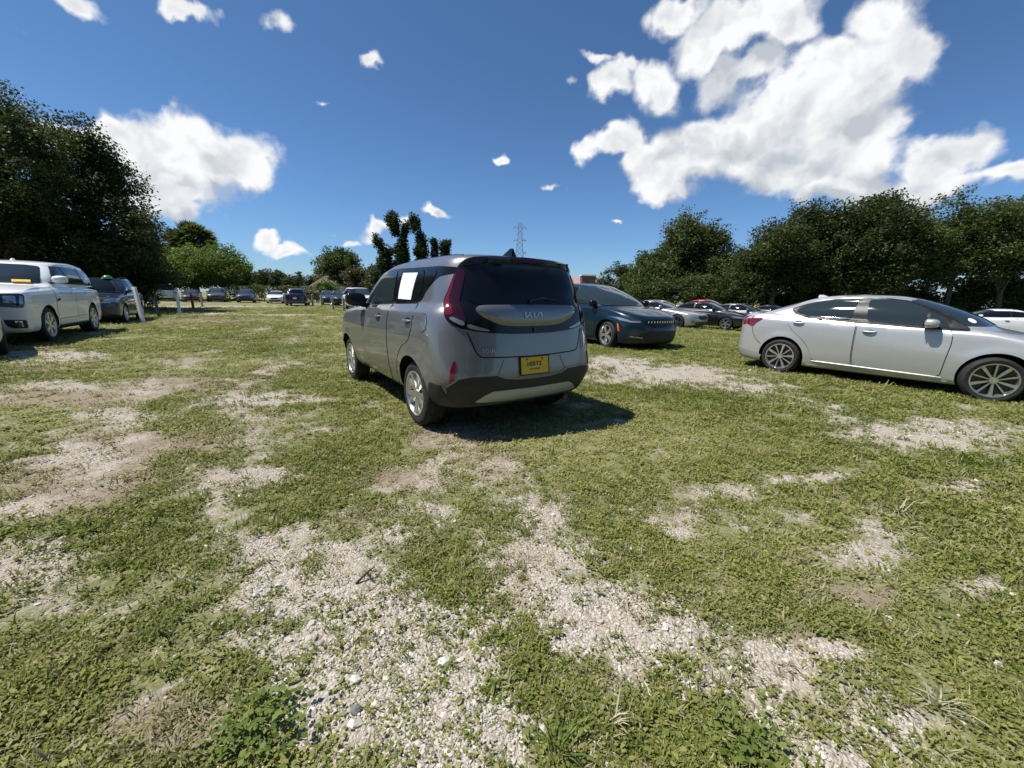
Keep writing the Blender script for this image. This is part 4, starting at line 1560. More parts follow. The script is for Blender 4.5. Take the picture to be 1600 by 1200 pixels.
fb_ = empty('far_building', (15.4, 95.0, 0))
tag(fb_, 'low building with a pinkish roof and brick tower just right of the hatchback', 'building')
w_ = MB(); w_.box((-1.0, 4, 2.2), (9.5, 8, 4.4)); w_.build('wall', M['wall_tan'], fb_, 30, False)
w_ = MB()
w_.add([(-6.2, -.5, 4.3), (4.0, -.5, 4.3), (4.0, 8.5, 4.3), (-6.2, 8.5, 4.3), (-6.2, 4, 6.2), (4.0, 4, 6.2)], [(0, 1, 5, 4), (2, 3, 4, 5), (0, 4, 3), (1, 2, 5), (3, 2, 1, 0)])
w_.build('roof', M['wall_pink'], fb_, 30, False)
w_ = MB(); w_.box((1.6, -.4, 3.1), (3.2, 2.4, 6.2)); tw = w_.build('tower', M['brick_dark'], fb_, 30, False)
w_ = MB(); w_.box((1.6, -.4, 6.35), (3.5, 2.7, .3)); w_.build('cornice', M['white_paint'], tw, 30, False)

py = empty('power_pylon', (3.2, 262.0, 0))
tag(py, 'steel lattice power pylon on the skyline above the hatchback', 'pylon')
HT = 46.0
wz = lambda z: 3.4 * (1 - z / HT) ** 1.2 + 1.0
for sx in (1, -1):
    for sy in (1, -1):
        lb_ = MB()
        lb_.tube([(sx * wz(z), sy * wz(z), z) for z in (0, 10, 20, 30, 38, HT)], .17, 5)
        lb_.build('leg', M['steel'], py)
br = MB()
zs = list(np.linspace(0, HT, 15))
for a, b_ in zip(zs[:-1], zs[1:]):
    for s in (1, -1):
        br.tube([(-wz(a), s * wz(a), a), (wz(b_), s * wz(b_), b_)], .085, 4)
        br.tube([(wz(a), s * wz(a), a), (-wz(b_), s * wz(b_), b_)], .085, 4)
        br.tube([(s * wz(a), -wz(a), a), (s * wz(b_), wz(b_), b_)], .085, 4)
        br.tube([(s * wz(a), wz(a), a), (s * wz(b_), -wz(b_), b_)], .085, 4)
    br.tube([(-wz(b_), -wz(b_), b_), (wz(b_), -wz(b_), b_)], .085, 4)
bo = br.build('bracing', M['steel'], py)
bo['kind'] = 'stuff'
for z in (43.0, 35.5, 28.0):
    ar = MB()
    for s in (1, -1):
        ar.tube([(s * wz(z), -wz(z) * .6, z), (s * 4.0, 0, z + .4)], .15, 5)
        ar.tube([(s * wz(z), wz(z) * .6, z), (s * 4.0, 0, z + .4)], .15, 5)
        ar.tube([(s * wz(z), 0, z + 1.6), (s * 4.0, 0, z + .4)], .10, 5)
        ar.tube([(s * 4.0, 0, z + .4), (s * 4.0, 0, z - 1.0)], .12, 5)
    ar.build('cross_arm', M['steel'], py)


# ------------------------------------------------------------------ posts
def post(name, label, loc, h, w, mat, lean=(0, 0), rz=0.0, d=None, cap=True, holes=0, group=None, cat='post', round_=False):
    z0 = float(ground_z(np.array([loc[0]]), np.array([loc[1]]))[0])
    root = empty(name, (loc[0], loc[1], z0), rz)
    root.rotation_euler = (R(lean[1]), R(lean[0]), rz)
    tag(root, label, cat, group)
    d = d or w
    b = MB()
    if round_:
        b.lathe([(w / 2, -.3), (w / 2, h * .5), (w / 2 * .96, h - .02), (w / 2 * .7, h), (.001, h)], 12, 'z')
    else:
        c = .14 * min(w, d)
        pts = [(-w / 2 + c, -d / 2), (w / 2 - c, -d / 2), (w / 2, -d / 2 + c), (w / 2, d / 2 - c), (w / 2 - c, d / 2), (-w / 2 + c, d / 2), (-w / 2, d / 2 - c), (-w / 2, -d / 2 + c)]
        v = [(x, y, z) for z in (-.3, h) for x, y in pts] + [(x * .8, y * .8, h + .02) for x, y in pts]
        f = [(k, (k + 1) % 8, 8 + (k + 1) % 8, 8 + k) for k in range(8)] + [(8 + k, 8 + (k + 1) % 8, 16 + (k + 1) % 8, 16 + k) for k in range(8)] + [tuple(range(7, -1, -1)), tuple(range(16, 24))]
        b.add(v, f)
    b.build('shaft', mat, root, 30, False)
    return root


p_ = post('post', 'wide white post leaning left beside the dark blue SUV', (-14.83, 16.01, 0), 1.38, .14, M['white_paint'], (-5.0, 0), 0, .10)
for k in range(7):
    hb_ = MB(); hb_.tube([(-.045, -.052, 1.28 - .10 * k), (-.045, -.058, 1.28 - .10 * k)], .017, 8)
    hb_.build('bolt', M['black_post'], p_)
p_ = post('post', 'short black post with a bent top near the white posts', (-17.39, 19.69, 0), .92, .11, M['black_post'], (-6, 0))
hb_ = MB(); hb_.box((-.10, 0, .90), (.26, .12, .10)); hb_.build('bracket', M['black_post'], p_, 30, False)
p_ = post('post', 'upright white post with dark marks on its top, left of the red post', (-18.92, 22.77, 0), 1.28, .13, M['white_paint'], (0, 0))
for z in (1.17, 1.08):
    hb_ = MB(); hb_.box((.0, -.066, z), (.08, .004, .045)); hb_.build('reflector', M['black_post'], p_, 30, False)
p_ = post('post', 'red post standing alone before the shaded row', (-23.61, 29.69, 0), 1.15, .17, M['red_paint'], round_=True)
hb_ = MB(); hb_.lathe([(.088, 1.02), (.088, 1.08)], 12, 'z'); hb_.build('band', M['white_paint'], p_)
post('post', 'thin grey post right of the red post', (-25.99, 33.65, 0), 1.10, .16, M['wood_grey'], round_=True)
for (x, y, lab, ln) in ((-21.3, 42.88, 'wooden post nearest the navy SUV tail, first of the right row', 1), (-18.68, 39.34, 'second wooden post of the right row, before the dark cars', -2), (-13.85, 30.98, 'third wooden post of the right row, left of the white wagon', -3), (-12.28, 29.12, 'wooden post in front of the white wagon', 2)):
    post('post', lab, (x, y, 0), 1.12 if x < -15 else .98, .17, M['wood_grey'], (ln, 0), round_=True, group='wooden posts of the right row')
# white board standing behind the white SUV


# ------------------------------------------------------------------ the grey hatchback in the middle
def build_soul():
    root = empty('parked_car', (-.2438, 4.3489, 0), R(124.87))
    tag(root, 'boxy grey hatchback with a yellow rear plate, alone in the middle of the grass', 'car', 'cars parked on the grass')
    paint = mat_paint('grey_metallic_paint', (.175, .178, .186), .55, .34)
    wb, wr = 2.60, .328
    LV = [
        dict(z=.24, xr=-.52, xf=3.10, w=.66, ar=.3, af=.5),
        dict(z=.255, xr=-.66, xf=3.22, w=.76, ar=.4, af=.6),
        dict(z=.30, xr=-.735, xf=3.30, w=.83, ar=.42, af=.62),
        dict(z=.42, xr=-.785, xf=3.36, w=.870, ar=.42, af=.65, nr=3.4),
        dict(z=.56, xr=-.80, xf=3.39, w=.890, ar=.40, af=.66, nr=3.5),
        dict(z=.70, xr=-.785, xf=3.39, w=.900, ar=.40, af=.66, nr=3.3),
        dict(z=.84, xr=-.765, xf=3.37, w=.900, ar=.40, af=.68, nr=3.0),
        dict(z=[(-.8, .97), (2.2, .93), (3.4, .86)], xr=-.745, xf=3.32, w=.888, ar=.42, af=.70, nr=3.0),
        dict(z=[(-.8, 1.05), (2.2, .985), (3.4, .92)], xr=-.735, xf=3.20, w=.868, ar=.44, af=.75, nr=3.0),
        dict(z=[(-.8, 1.10), (1.5, 1.04), (2.9, 1.0)], xr=-.725, xf=2.85, w=.835, ar=.46, af=.8, nr=3.1),
        dict(z=[(-.8, 1.14), (2.3, 1.06)], xr=-.715, xf=2.33, w=.795, ar=.48, af=.55, nr=3.2, nf=2.6),
        dict(z=[(-.8, 1.27), (2.2, 1.22)], xr=-.685, xf=2.10, w=.762, ar=.46, af=.5, nr=3.3, nf=2.6),
        dict(z=[(-.8, 1.42), (2.0, 1.38)], xr=-.645, xf=1.84, w=.715, ar=.44, af=.5, nr=3.3, nf=2.6),
        dict(z=[(-.8, 1.515), (1.8, 1.48)], xr=-.640, xf=1.62, w=.665, ar=.44, af=.5, nr=3.2, nf=2.6),
        dict(z=[(-.8, 1.560), (.6, 1.572), (1.6, 1.53)], xr=-.600, xf=1.42, w=.60, ar=.42, af=.5, nr=3.2, nf=2.6),
        dict(z=[(-.7, 1.578), (.6, 1.597), (1.3, 1.565)], xr=-.50, xf=1.20, w=.47, ar=.4, af=.4, nr=3.0, nf=2.6),
        dict(z=[(-.5, 1.587), (.4, 1.605), (1.0, 1.59)], xr=-.30, xf=.90, w=.24, ar=.3, af=.3, nr=2.6, nf=2.6),
    ]
    def lift(z):
        t = min(1, max(0, (z - .58) / .5))
        return z + .092 * t * t * (3 - 2 * t) - .022 * min(1, max(0, (z - 1.5) / .1)) + (.035 if z < .5 else 0)
    for lv in LV:
        lv['z'] = lift(lv['z']) if np.isscalar(lv['z']) else [(a, lift(b)) for a, b in lv['z']]
        lv['w'] *= 1.022
    body = Body(LV, K=11, S=36, sub=5, flares=[(0, wr, .36), (wb, wr, .36)], flare=.016)
    body.build('body', paint, root, [(0, wr, .385, .50), (wb, wr, .385, .50)])
    return root, body, paint, wb, wr


def root_matrix(o):
    return Matrix.Translation(o.location) @ o.rotation_euler.to_matrix().to_4x4()


def sym(half):
    """outline from its left half, listed from the bottom middle round to the top middle"""
    return half + [(-y, z) for y, z in half[::-1] if abs(y) > 1e-6]


def grow(P, e):
    A = np.array(P)
    c = A.mean(0)
    return [tuple(c + q * (1 + e / max(.12, np.linalg.norm(q)))) for q in A - c]


def door_handle(body, hx, hz, paint, dr, side, hw=.09):
    hb = MB()
    prof = []
    for k in range(11):
        t = k / 10
        xx = hx - hw + 2 * hw * t
        dd = .034 * math.sin(math.pi * t) ** .4 if 0 < k < 10 else .0
        prof.append((xx, side * (body.half_width(xx, hz) + dd), hz))
    hb.tube(prof, [.008] + [.0135] * 9 + [.008], 8)
    hb.build('handle', paint, dr)
    panel(body, 'handle_recess', [(hx - hw * .75, hz - .03), (hx + hw * .6, hz - .03), (hx + hw * .6, hz + .03), (hx - hw * .75, hz + .03)], 'L', M['seam'], dr, .0055, .003, .03, 2, flip_y=side < 0)


def finish_soul(root, body, paint, wb, wr):
    wheels(root, .9, wb, wr, .205, .225, .885, 'twin5', 'alloy', 0.0, n=56)
    for s in (False, True):
        kw = dict(parent=root, flip_y=s)
        band = [(1.86, 1.150), (1.592, 1.160), (.616, 1.196), (.02, 1.218), (-.06, 1.25), (-.12, 1.325), (-.303, 1.448), (-.45, 1.470), (-.50, 1.478), (-.53, 1.528), (-.28, 1.545), (.05, 1.552), (.65, 1.568), (1.2, 1.575), (1.44, 1.548)]
        panel(body, 'window_frame', band, 'L', M['black_gloss'], off=.005, th=.008, res=.05, round_=1, **kw)
        front_w = [(1.62, 1.186), (.735, 1.213), (.82, 1.548), (1.2, 1.553), (1.40, 1.53)]
        rear_w = [(.60, 1.217), (.06, 1.236), (-.06, 1.32), (.035, 1.532), (.35, 1.540), (.68, 1.547)]
        quarter = [(-.12, 1.335), (.0, 1.525), (-.25, 1.517), (-.285, 1.46)]
        panel(body, 'window', front_w, 'L', M['glass_mid'], off=.011, th=.006, res=.05, round_=2, **kw)
        panel(body, 'window', rear_w, 'L', M['glass_dark'], off=.011, th=.006, res=.05, round_=2, **kw)
        panel(body, 'quarter_window', quarter, 'L', M['glass_dark'], off=.011, th=.006, res=.05, round_=2, **kw)
        dk = dict(view='L', parent=root, round_=1, flip_y=s, res=.07)
        fd = [(2.02, .46), (2.00, .345), (.74, .335), (.70, .45), (.70, 1.185), (1.90, 1.140), (2.05, .95)]
        rd = [(.675, .335), (.52, .34), (.46, .44), (.42, .58), (.34, .70), (.22, .79), (.06, .84), (-.02, .92), (-.06, 1.05), (-.03, 1.205), (.675, 1.186)]
        for P, hx in ((fd, 1.02), (rd, .06)):
            dr = panel(body, 'door', P, mat=paint, off=.0042, th=.005, **dk)
            panel(body, 'door_seal', grow(P, .011), mat=M['seam'], off=.0012, th=.003, view='L', parent=dr, round_=1, flip_y=s, res=.07)
            door_handle(body, hx, 1.045, paint, dr, -1 if s else 1)
        panel(body, 'side_sill', [(2.16, .30), (.42, .30), (.44, .335), (2.14, .335)], 'L', M['black_plastic'], root, .006, .01, .08, 0, flip_y=s)
        panel(body, 'bumper_side', [(-.345, .30), (-.40, .47), (-.44, .535), (-.60, .53), (-.64, .30)], 'L', M['black_plastic'], root, .0075, .012, .05, 0, flip_y=s)
    ring = [(-.31 + .090 * math.cos(a), 1.045 + .085 * math.sin(a)) for a in np.linspace(0, 2 * math.pi, 28, endpoint=False)]
    ff = panel(body, 'fuel_flap', [(-.31 + (a + .31) * .95, 1.045 + (b - 1.045) * .95) for a, b in ring], 'L', paint, root, .003, .003, .05, 0)
    panel(body, 'flap_gap', ring, 'L', M['seam'], ff, .0012, .002, .05, 0)
    pp = panel(body, 'paper_sheet', [(.585, 1.243), (.605, 1.512), (.175, 1.500), (.205, 1.238)], 'L', M['white_paper'], root, .0135, .002, .06, 0)
    pp.parent = None
    pp.matrix_world = root_matrix(root)
    tag(pp, 'white paper sheet taped to the rear door window of the grey hatchback', 'paper')
    # ---- rear, outlines in the (y, z) plane of the tailgate
    sur = sym([(0, .957), (.24, .960), (.478, .976), (.672, 1.004), (.771, 1.041), (.812, 1.091), (.812, 1.152), (.778, 1.226), (.748, 1.315), (.685, 1.467), (.636, 1.556), (.575, 1.608), (.38, 1.625), (.15, 1.632), (0, 1.633)])
    tg = panel(body, 'tailgate_surround', sur, 'B', M['black_gloss'], root, .006, .010, .045, 1)
    win = sym([(0, 1.222), (.40, 1.224), (.56, 1.215), (.625, 1.26), (.62, 1.33), (.605, 1.43), (.57, 1.515), (.48, 1.556), (.2, 1.572), (0, 1.574)])
    panel(body, 'rear_window', win, 'B', M['glass_dark'], root, .011, .006, .045, 1)
    spo = sym([(0, 1.588), (.3, 1.582), (.52, 1.560), (.60, 1.535), (.618, 1.56), (.565, 1.606), (.38, 1.624), (0, 1.633)])
    sp = panel(body, 'spoiler', spo, 'B', M['black_gloss'], root, .016, .03, .04, 1, dome=.022)
    panel(body, 'brake_light', sym([(0, 1.594), (.19, 1.592), (.20, 1.606), (0, 1.609)]), 'B', M['dark_red_lens'], sp, .041, .01, .05, 0)
    tl = [(.802, 1.095), (.806, 1.152), (.772, 1.232), (.742, 1.315), (.684, 1.460), (.645, 1.525), (.603, 1.495), (.633, 1.405), (.669, 1.304), (.688, 1.204), (.676, 1.143), (.664, 1.069), (.73, 1.048)]
    lo = [(.800, 1.125), (.804, 1.155), (.770, 1.232), (.740, 1.315), (.684, 1.455), (.662, 1.490), (.700, 1.39), (.732, 1.29), (.752, 1.20), (.752, 1.13)]
    rv = [(.790, 1.098), (.736, 1.055), (.684, 1.036), (.676, 1.072), (.72, 1.09), (.762, 1.115)]
    wd = [(.655, 1.058), (.556, 1.026), (.460, 1.000), (.463, .990), (.56, .996), (.655, 1.020)]
    for s in (False, True):
        t_ = panel(body, 'taillight', tl, 'B', M['dark_red_lens'], root, .012, .012, .04, 1, flip_y=s)
        panel(body, 'light_band', lo, 'B', M['red_lens'], t_, .0145, .004, .04, 1, flip_y=s)
        panel(body, 'reversing_lamp', rv, 'B', M['clear_lens'], t_, .0155, .006, .03, 1, flip_y=s)
        panel(body, 'indicator', wd, 'B', M['clear_lens'], root, .012, .01, .03, 1, flip_y=s)
        panel(body, 'reflector', [(.79, .738), (.775, .738), (.795, .566), (.832, .549), (.822, .656)], 'B', M['red_lens'], root, .006, .012, .03, 0, flip_y=s)
    sil = sym([(0, 1.026), (.21, 1.028), (.36, 1.044), (.50, 1.100), (.575, 1.155), (.572, 1.192), (.515, 1.212), (.28, 1.217), (0, 1.219)])
    tp = panel(body, 'tailgate_panel', sil, 'B', paint, root, .010, .02, .03, 2, dome=.014)
    # stylised letters of the badge: strokes K I A without crossbar
    kb = MB()
    xk, zk = -.768, 1.130

    def stroke(a, b, w=.0065):
        (y0, z0), (y1, z1) = a, b
        sl = (.0045 if True else 0)
        for q in ((y0, z0, y1, z1),):
            v = []
            for (yy, zz) in ((y0, z0), (y1, z1)):
                xx = xk + zz * .20
                for dy in (-w, w):
                    v += [(xx, -(yy + dy), zk + zz), (xx + .012, -(yy + dy), zk + zz)]
            kb.add(v, [(0, 2, 6, 4), (1, 5, 7, 3), (0, 1, 3, 2), (4, 6, 7, 5), (0, 4, 5, 1), (2, 3, 7, 6)])
    H2 = .025
    stroke((-.098, -H2), (-.098, H2))
    stroke((-.092, -H2), (-.040, H2))
    stroke((-.062, .004), (-.028, -H2))
    stroke((-.024, -H2), (-.024, H2)) if False else None
    stroke((-.006, H2), (.006, -H2))
    stroke((.020, -H2), (.066, H2))
    stroke((.078, H2), (.092, -H2))
    kb.build('emblem', M['alloy'], tp, 30, False)
    text_mesh('model_badge', 'SOUL', .042, M['alloy'], root, rear_matrix(-.7665, .485, .822, R(-7)) @ Matrix.Rotation(R(-15), 4, 'Y'), .004, 0, .0009, 'CENTER', 1.25)
    # cut line of the tailgate
    cl = [(.664, .985), (.640, .925), (.612, .845), (.585, .795), (.555, .772), (.49, .764), (.338, .758), (.15, .752), (0, .750)]
    line = cl + [(-y, z) for y, z in cl[-2::-1]]
    strip(body, 'tailgate_gap', curve_pts(line, 70), 'B', .011, M['seam'], root, .0015, .002)
    # bumper: corner edges of the plate recess, cladding, silver skid
    for s in (1, -1):
        strip(body, 'recess_edge', [(s * .40, .600), (s * .365, .66), (s * .33, .735)], 'B', .018, paint, root, .006, .007)
    bt = [(.846, .515), (.765, .588), (.655, .604), (.417, .600), (.34, .566), (.20, .548), (0, .542)]
    bl = [(0, .345), (.29, .345), (.58, .342), (.80, .335)]
    clad = bl + bt
    panel(body, 'bumper_cladding', sym(clad), 'B', M['black_plastic'], root, .006, .012, .05, 0)
    strip(body, 'bumper_edge', [(.846, .520), (.765, .594), (.655, .611), (.417, .607), (.34, .573), (.20, .555), (0, .549), (-.20, .555), (-.34, .573), (-.417, .607), (-.655, .611), (-.765, .594), (-.846, .520)], 'B', .014, paint, root, .010, .010)
    sk = sym([(0, .352), (.29, .354), (.56, .362), (.60, .372), (.53, .425), (.452, .460), (.25, .458), (0, .454)])
    panel(body, 'skid_plate', sk, 'B', M['silver_plastic'], root, .014, .02, .05, 0, dome=.008)
    # number plate
    pb = MB()
    pb.box((0, 0, 0), (.006, .322, .158))
    pl = pb.build('licence_plate', M['yellow_plate'], root, 30, False)
    pl.location = (-.803, 0.003, .665)
    pl.rotation_euler = (0, R(6.5), 0)
    fr_ = MB()
    for c_, s_ in (((0, 0, .083), (.010, .34, .010)), ((0, 0, -.083), (.010, .34, .010)), ((0, .166, 0), (.010, .010, .156)), ((0, -.166, 0), (.010, .010, .156))):
        fr_.box(c_, s_)
    fr_.build('plate_frame', M['black_plastic'], pl, 30, False)
    text_mesh('plate_lettering', 'HERTZ', .056, M['ink'], pl, rear_matrix(-.0035, .008, .012), .0006, .0, .0014)
    text_mesh('plate_lettering', 'CAR SALES', .026, M['ink_red'], pl, rear_matrix(-.0035, .008, -.033), .0006, .2, .0006)
    sb = MB()
    sb.box((-.0035, .005, -.0145), (.0015, .135, .006))
    sb.build('plate_stripe', M['white_paper'], pl, 30, False)
    bb = MB()
    for y in (.092, -.088):
        bb.lathe([(.001, -.008), (.010, -.008), (.011, .002)], 10, 'y', (0, 0, 0))
    scr = MB()
    for y in (.092, -.088):
        scr.tube([(-.008, y, .060), (.0, y, .060)], .009, 10)
    scr.build('plate_screw', M['ink_red'], pl)
    # wiper
    wb_ = MB()
    def rp(y, z, o):
        x = body.x_end(y, z, False)
        return (x - o, y, z)
    wb_.tube([rp(.03, 1.245, .02), rp(.02, 1.262, .035), rp(-.12, 1.280, .032), rp(-.30, 1.262, .024)], [.014, .012, .008, .006], 8)
    wb_.build('wiper', M['black_plastic'], root)
    # reversing camera below the panel and small lamp
    cb_ = MB()
    cb_.box((body.x_end(0, .99, False) - .012, -.006, .99), (.02, .012, .045))
    cb_.build('rear_camera', M['alloy_dark'], root)
    # roof antenna fin
    fb = MB()
    v = []
    zb = body.z_top(-.30) - .005
    for (x, z, w) in ((-.42, 0, .03), (-.40, .085, .006), (-.36, .088, .006), (-.18, .0, .018)):
        v += [(x, w, zb + z), (x, -w, zb + z)]
    fb.add(v, [(0, 2, 3, 1), (2, 4, 5, 3), (4, 6, 7, 5), (0, 6, 4, 2), (1, 3, 5, 7), (0, 1, 7, 6)])
    fb.build('antenna_fin', M['black_gloss'], root, 30)
    # roof edges: door-top gutter on each side
    for s in (1, -1):
        gb = MB()
        pts = []
        for k in range(13):
            x = -.45 + 1.85 * k / 12
            h = body.cast(Vector((x, .565 - .03 * max(0, x - .8), 4)), Vector((0, 0, -1)))
            pts.append((h[0].x, s * h[0].y, h[0].z + .001))
        gb.tube(pts, .007, 6)
        gb.build('roof_gutter', M['black_plastic'], root)
    # windscreen, hardly seen from behind
    ws = sym([(0, 1.17), (.5, 1.165), (.66, 1.15), (.60, 1.40), (.54, 1.56), (.3, 1.585), (0, 1.59)])
    panel(body, 'windshield', ws, 'F', M['glass_green'], root, .004, .006, .08, 1)
    hl = [(.45, .86), (.70, .90), (.80, .94), (.82, .84), (.62, .80)]
    panel(body, 'headlight', hl, 'F', M['lamp_lens'], root, .006, .01, .05, 1, mirror=True)
    panel(body, 'front_grille', sym([(0, .42), (.5, .42), (.62, .55), (.5, .70), (0, .72)]), 'F', M['black_plastic'], root, .006, .01, .08, 1)
    mirror_part(root, body, 1.70, 1.215, M['black_gloss'], (.17, .24, .175), .05)
    exb = MB()
    exb.tube([(-.70, -.5, .27), (-.45, -.5, .27)], .03, 10)
    exb.build('exhaust_pipe', M['alloy_dark'], root)
    ax = MB()
    ax.tube([(0, -.7, .30), (0, .7, .30)], .05, 8)
    ax.box((.1, 0, .30), (.5, .9, .10))
    ax.build('rear_axle', M['well'], root)
    return root


if __name__ == '__main__' or True:
    _s = build_soul()
    finish_soul(*_s)


# ------------------------------------------------------------------ generic vehicle
def lerp(a, b, t):
    return a + (b - a) * t


def car_levels(s):
    xr, xf, W, g = s['xr'], s['xf'], s['W'] / 2, s['gc']
    zsr, zsm, zsf = s['belt']                      # shoulder height at tail, middle, nose
    dk, zd = s['deck']                             # foot of the rear glass
    ck, zc = s['cowl']                             # foot of the windscreen
    rr, zrr = s['roof_r']
    rf, zrf = s['roof_f']
    zr = s['roof_z']
    wr_ = s['roof_w']
    sq = s.get('nose_n', 2.8)
    rq = s.get('tail_n', 3.2)
    af, ar = s.get('af', .7), s.get('ar', .5)
    base = dict(ar=ar, nr=rq, af=af, nf=sq, wr=s.get('wr', .97), wf=s.get('wf', .97))
    nz = s.get('nose_z', lerp(g + .3, zsf, .6))
    m = s.get('mid', .62)
    hood = s.get('hood_crown', .035)
    cb = s.get('cabin_w', .885)
    LV = [
        dict(base, z=g, xr=xr + .30, xf=xf - .34, w=.76 * W),
        dict(base, z=g + .012, xr=xr + .14, xf=xf - .18, w=.87 * W),
        dict(base, z=g + .055, xr=xr + .06, xf=xf - .08, w=.938 * W),
        dict(base, z=g + .16, xr=xr + .015, xf=xf - .02, w=.968 * W),
        dict(base, z=lerp(g, min(zsr, zsf), .45) + .02, xr=xr, xf=xf, w=.985 * W),
        dict(base, z=[(xr, lerp(g, zsr, m)), (xf, lerp(g, zsf, m + .05))], xr=xr + s.get('t1', .015), xf=xf - s.get('n1', .01), w=W),
        dict(base, z=[(xr, lerp(g, zsr, .84)), (xf, lerp(g, zsf, .86))], xr=xr + s.get('t2', .03), xf=xf - s.get('n2', .05), w=.995 * W),
        dict(base, z=[(xr, zsr - .045), (ck, zsm - .05), (xf, zsf - .03)], xr=xr + s.get('t3', .045), xf=xf - s.get('n3', .12), w=.978 * W),
        dict(base, z=[(xr, zsr), (ck, zsm), (xf, zsf)], xr=xr + s.get('t4', .07), xf=xf - s.get('n4', .24), w=.945 * W, crown=0),
    ]
    x0 = lerp(xr + s.get('t4', .07), dk, .5)
    x1 = lerp(xf - s.get('n4', .24), ck, .45)
    LV.append(dict(base, z=[(x0, lerp(zsr, zd, .75)), (ck, zsm + .02), (x1, lerp(zsf, zc, .55))], xr=x0, xf=x1, w=lerp(.945, cb, .55) * W, af=af * 1.0, crown=hood))
    gb = dict(ar=s.get('gar', .5), nr=s.get('gnr', 3.0), af=s.get('gaf', .55), nf=2.5, wr=s.get('gwr', .96), wf=.97)
    LV.append(dict(gb, z=[(dk, zd), (ck, zc)], xr=dk, xf=ck, w=cb * W))
    bx = s.get('rear_bow', .0)
    for t in (.3, .62, .88):
        e = t + .18 * t * (1 - t)
        LV.append(dict(gb, z=[(lerp(dk, rr, t), lerp(zd, zrr, t)), (lerp(ck, rf, t), lerp(zc, zrf, t + .10 * t * (1 - t)))],
                       xr=lerp(dk, rr, t) - bx * 4 * t * (1 - t), xf=lerp(ck, rf, t) + s.get('front_bow', .05) * 4 * t * (1 - t), w=lerp(cb * W, wr_, t) + .035 * 4 * t * (1 - t)))
    LV.append(dict(gb, z=[(rr, zrr), (lerp(rr, rf, .5), lerp(zrr, zrf, .5) + .7 * (zr - max(zrr, zrf)) + .0), (rf, zrf)], xr=rr, xf=rf, w=wr_, crown=.0))
    zq = zr
    xm = s.get('roof_x', lerp(rr, rf, .55))
    LV.append(dict(gb, z=[(lerp(rr, xm, .25), lerp(zrr, zq, .55)), (xm, zq - .022), (lerp(rf, xm, .25), lerp(zrf, zq, .55))], xr=lerp(rr, xm, .22), xf=lerp(rf, xm, .22), w=wr_ * .82))
    LV.append(dict(gb, z=[(lerp(rr, xm, .55), lerp(zrr, zq, .9)), (xm, zq), (lerp(rf, xm, .55), lerp(zrf, zq, .9))], xr=lerp(rr, xm, .5), xf=lerp(rf, xm, .5), w=wr_ * .45))
    return LV


def make_body(root, s, paint, q=1.0):
    wb, r = s['wb'], s['r']
    b = Body(car_levels(s), K=max(6, int(9 * q)), S=max(16, int(34 * q)), sub=4 if q > .7 else 3,
             flares=[(0, r, r + .03), (wb, r, r + .03)] if s.get('flare', .012) else (), flare=s.get('flare', .012))
    o = b.build('body', paint, root, [(0, r, s.get('ra', r + .055), s['W'] / 2 - .38), (wb, r, s.get('ra', r + .055), s['W'] / 2 - .38)])
    return b, o


def side_glass(root, b, polys, res=.07, frame=None, mats=None, both=True, rad=.03, lift=0.0):
    for s in ((False, True) if both else (False,)):
        if frame:
            panel(b, 'window_frame', frame, 'L', M['pillar_black'], root, .007 + lift, .010 + lift, min(res, .055), 1, flip_y=s, rad=rad)
        for i, p in enumerate(polys):
            panel(b, 'window', p, 'L', M[(mats[i] if mats else 'glass_dark')], root, .013 + lift, .006, min(res, .055), 2, flip_y=s, rad=rad)


def doors(root, b, polys, paint, handles, res=.08, hw=.09, both=True):
    for s in ((1, -1) if both else (1,)):
        for P, h in zip(polys, handles):
            dr = panel(b, 'door', P, 'L', paint, root, .0055, .005, min(res, .07), 1, flip_y=s < 0, rad=.05)
            panel(b, 'door_seal', grow(P, .010), 'L', M['seam'], dr, .0025, .003, min(res, .07), 1, flip_y=s < 0, rad=.05)
            if h:
                door_handle(b, h[0], h[1], paint, dr, s, hw)


def bumper_strip(b, root, name, poly, view, mat, off=.006, th=.01, res=.07, **k):
    return panel(b, name, poly, view, mat, root, off, th, res, k.pop('round_', 1), **k)


def plate(root, x, z, front=True, mat='white_paper', w=.305, h=.152, y=0.0, tilt=0.0):
    pb = MB()
    pb.box((0, 0, 0), (.006, w, h))
    o = pb.build('licence_plate', M[mat], root, 30, False)
    o.location = (x, y, z)
    o.rotation_euler = (0, tilt, 0)
    return o



def clip_half(P, x0, keep_right=True, slope=0.0, z0=1.2):
    """cut an outline with a nearly upright line through (x0, z0)"""
    def d(p):
        v = p[0] - (x0 + slope * (p[1] - z0))
        return v if keep_right else -v
    Q = []
    for i in range(len(P)):
        a, b = P[i], P[(i + 1) % len(P)]
        da, db = d(a), d(b)
        if da >= 0:
            Q.append(a)
        if da * db < 0:
            t = da / (da - db)
            Q.append((a[0] + (b[0] - a[0]) * t, a[1] + (b[1] - a[1]) * t))
    return Q


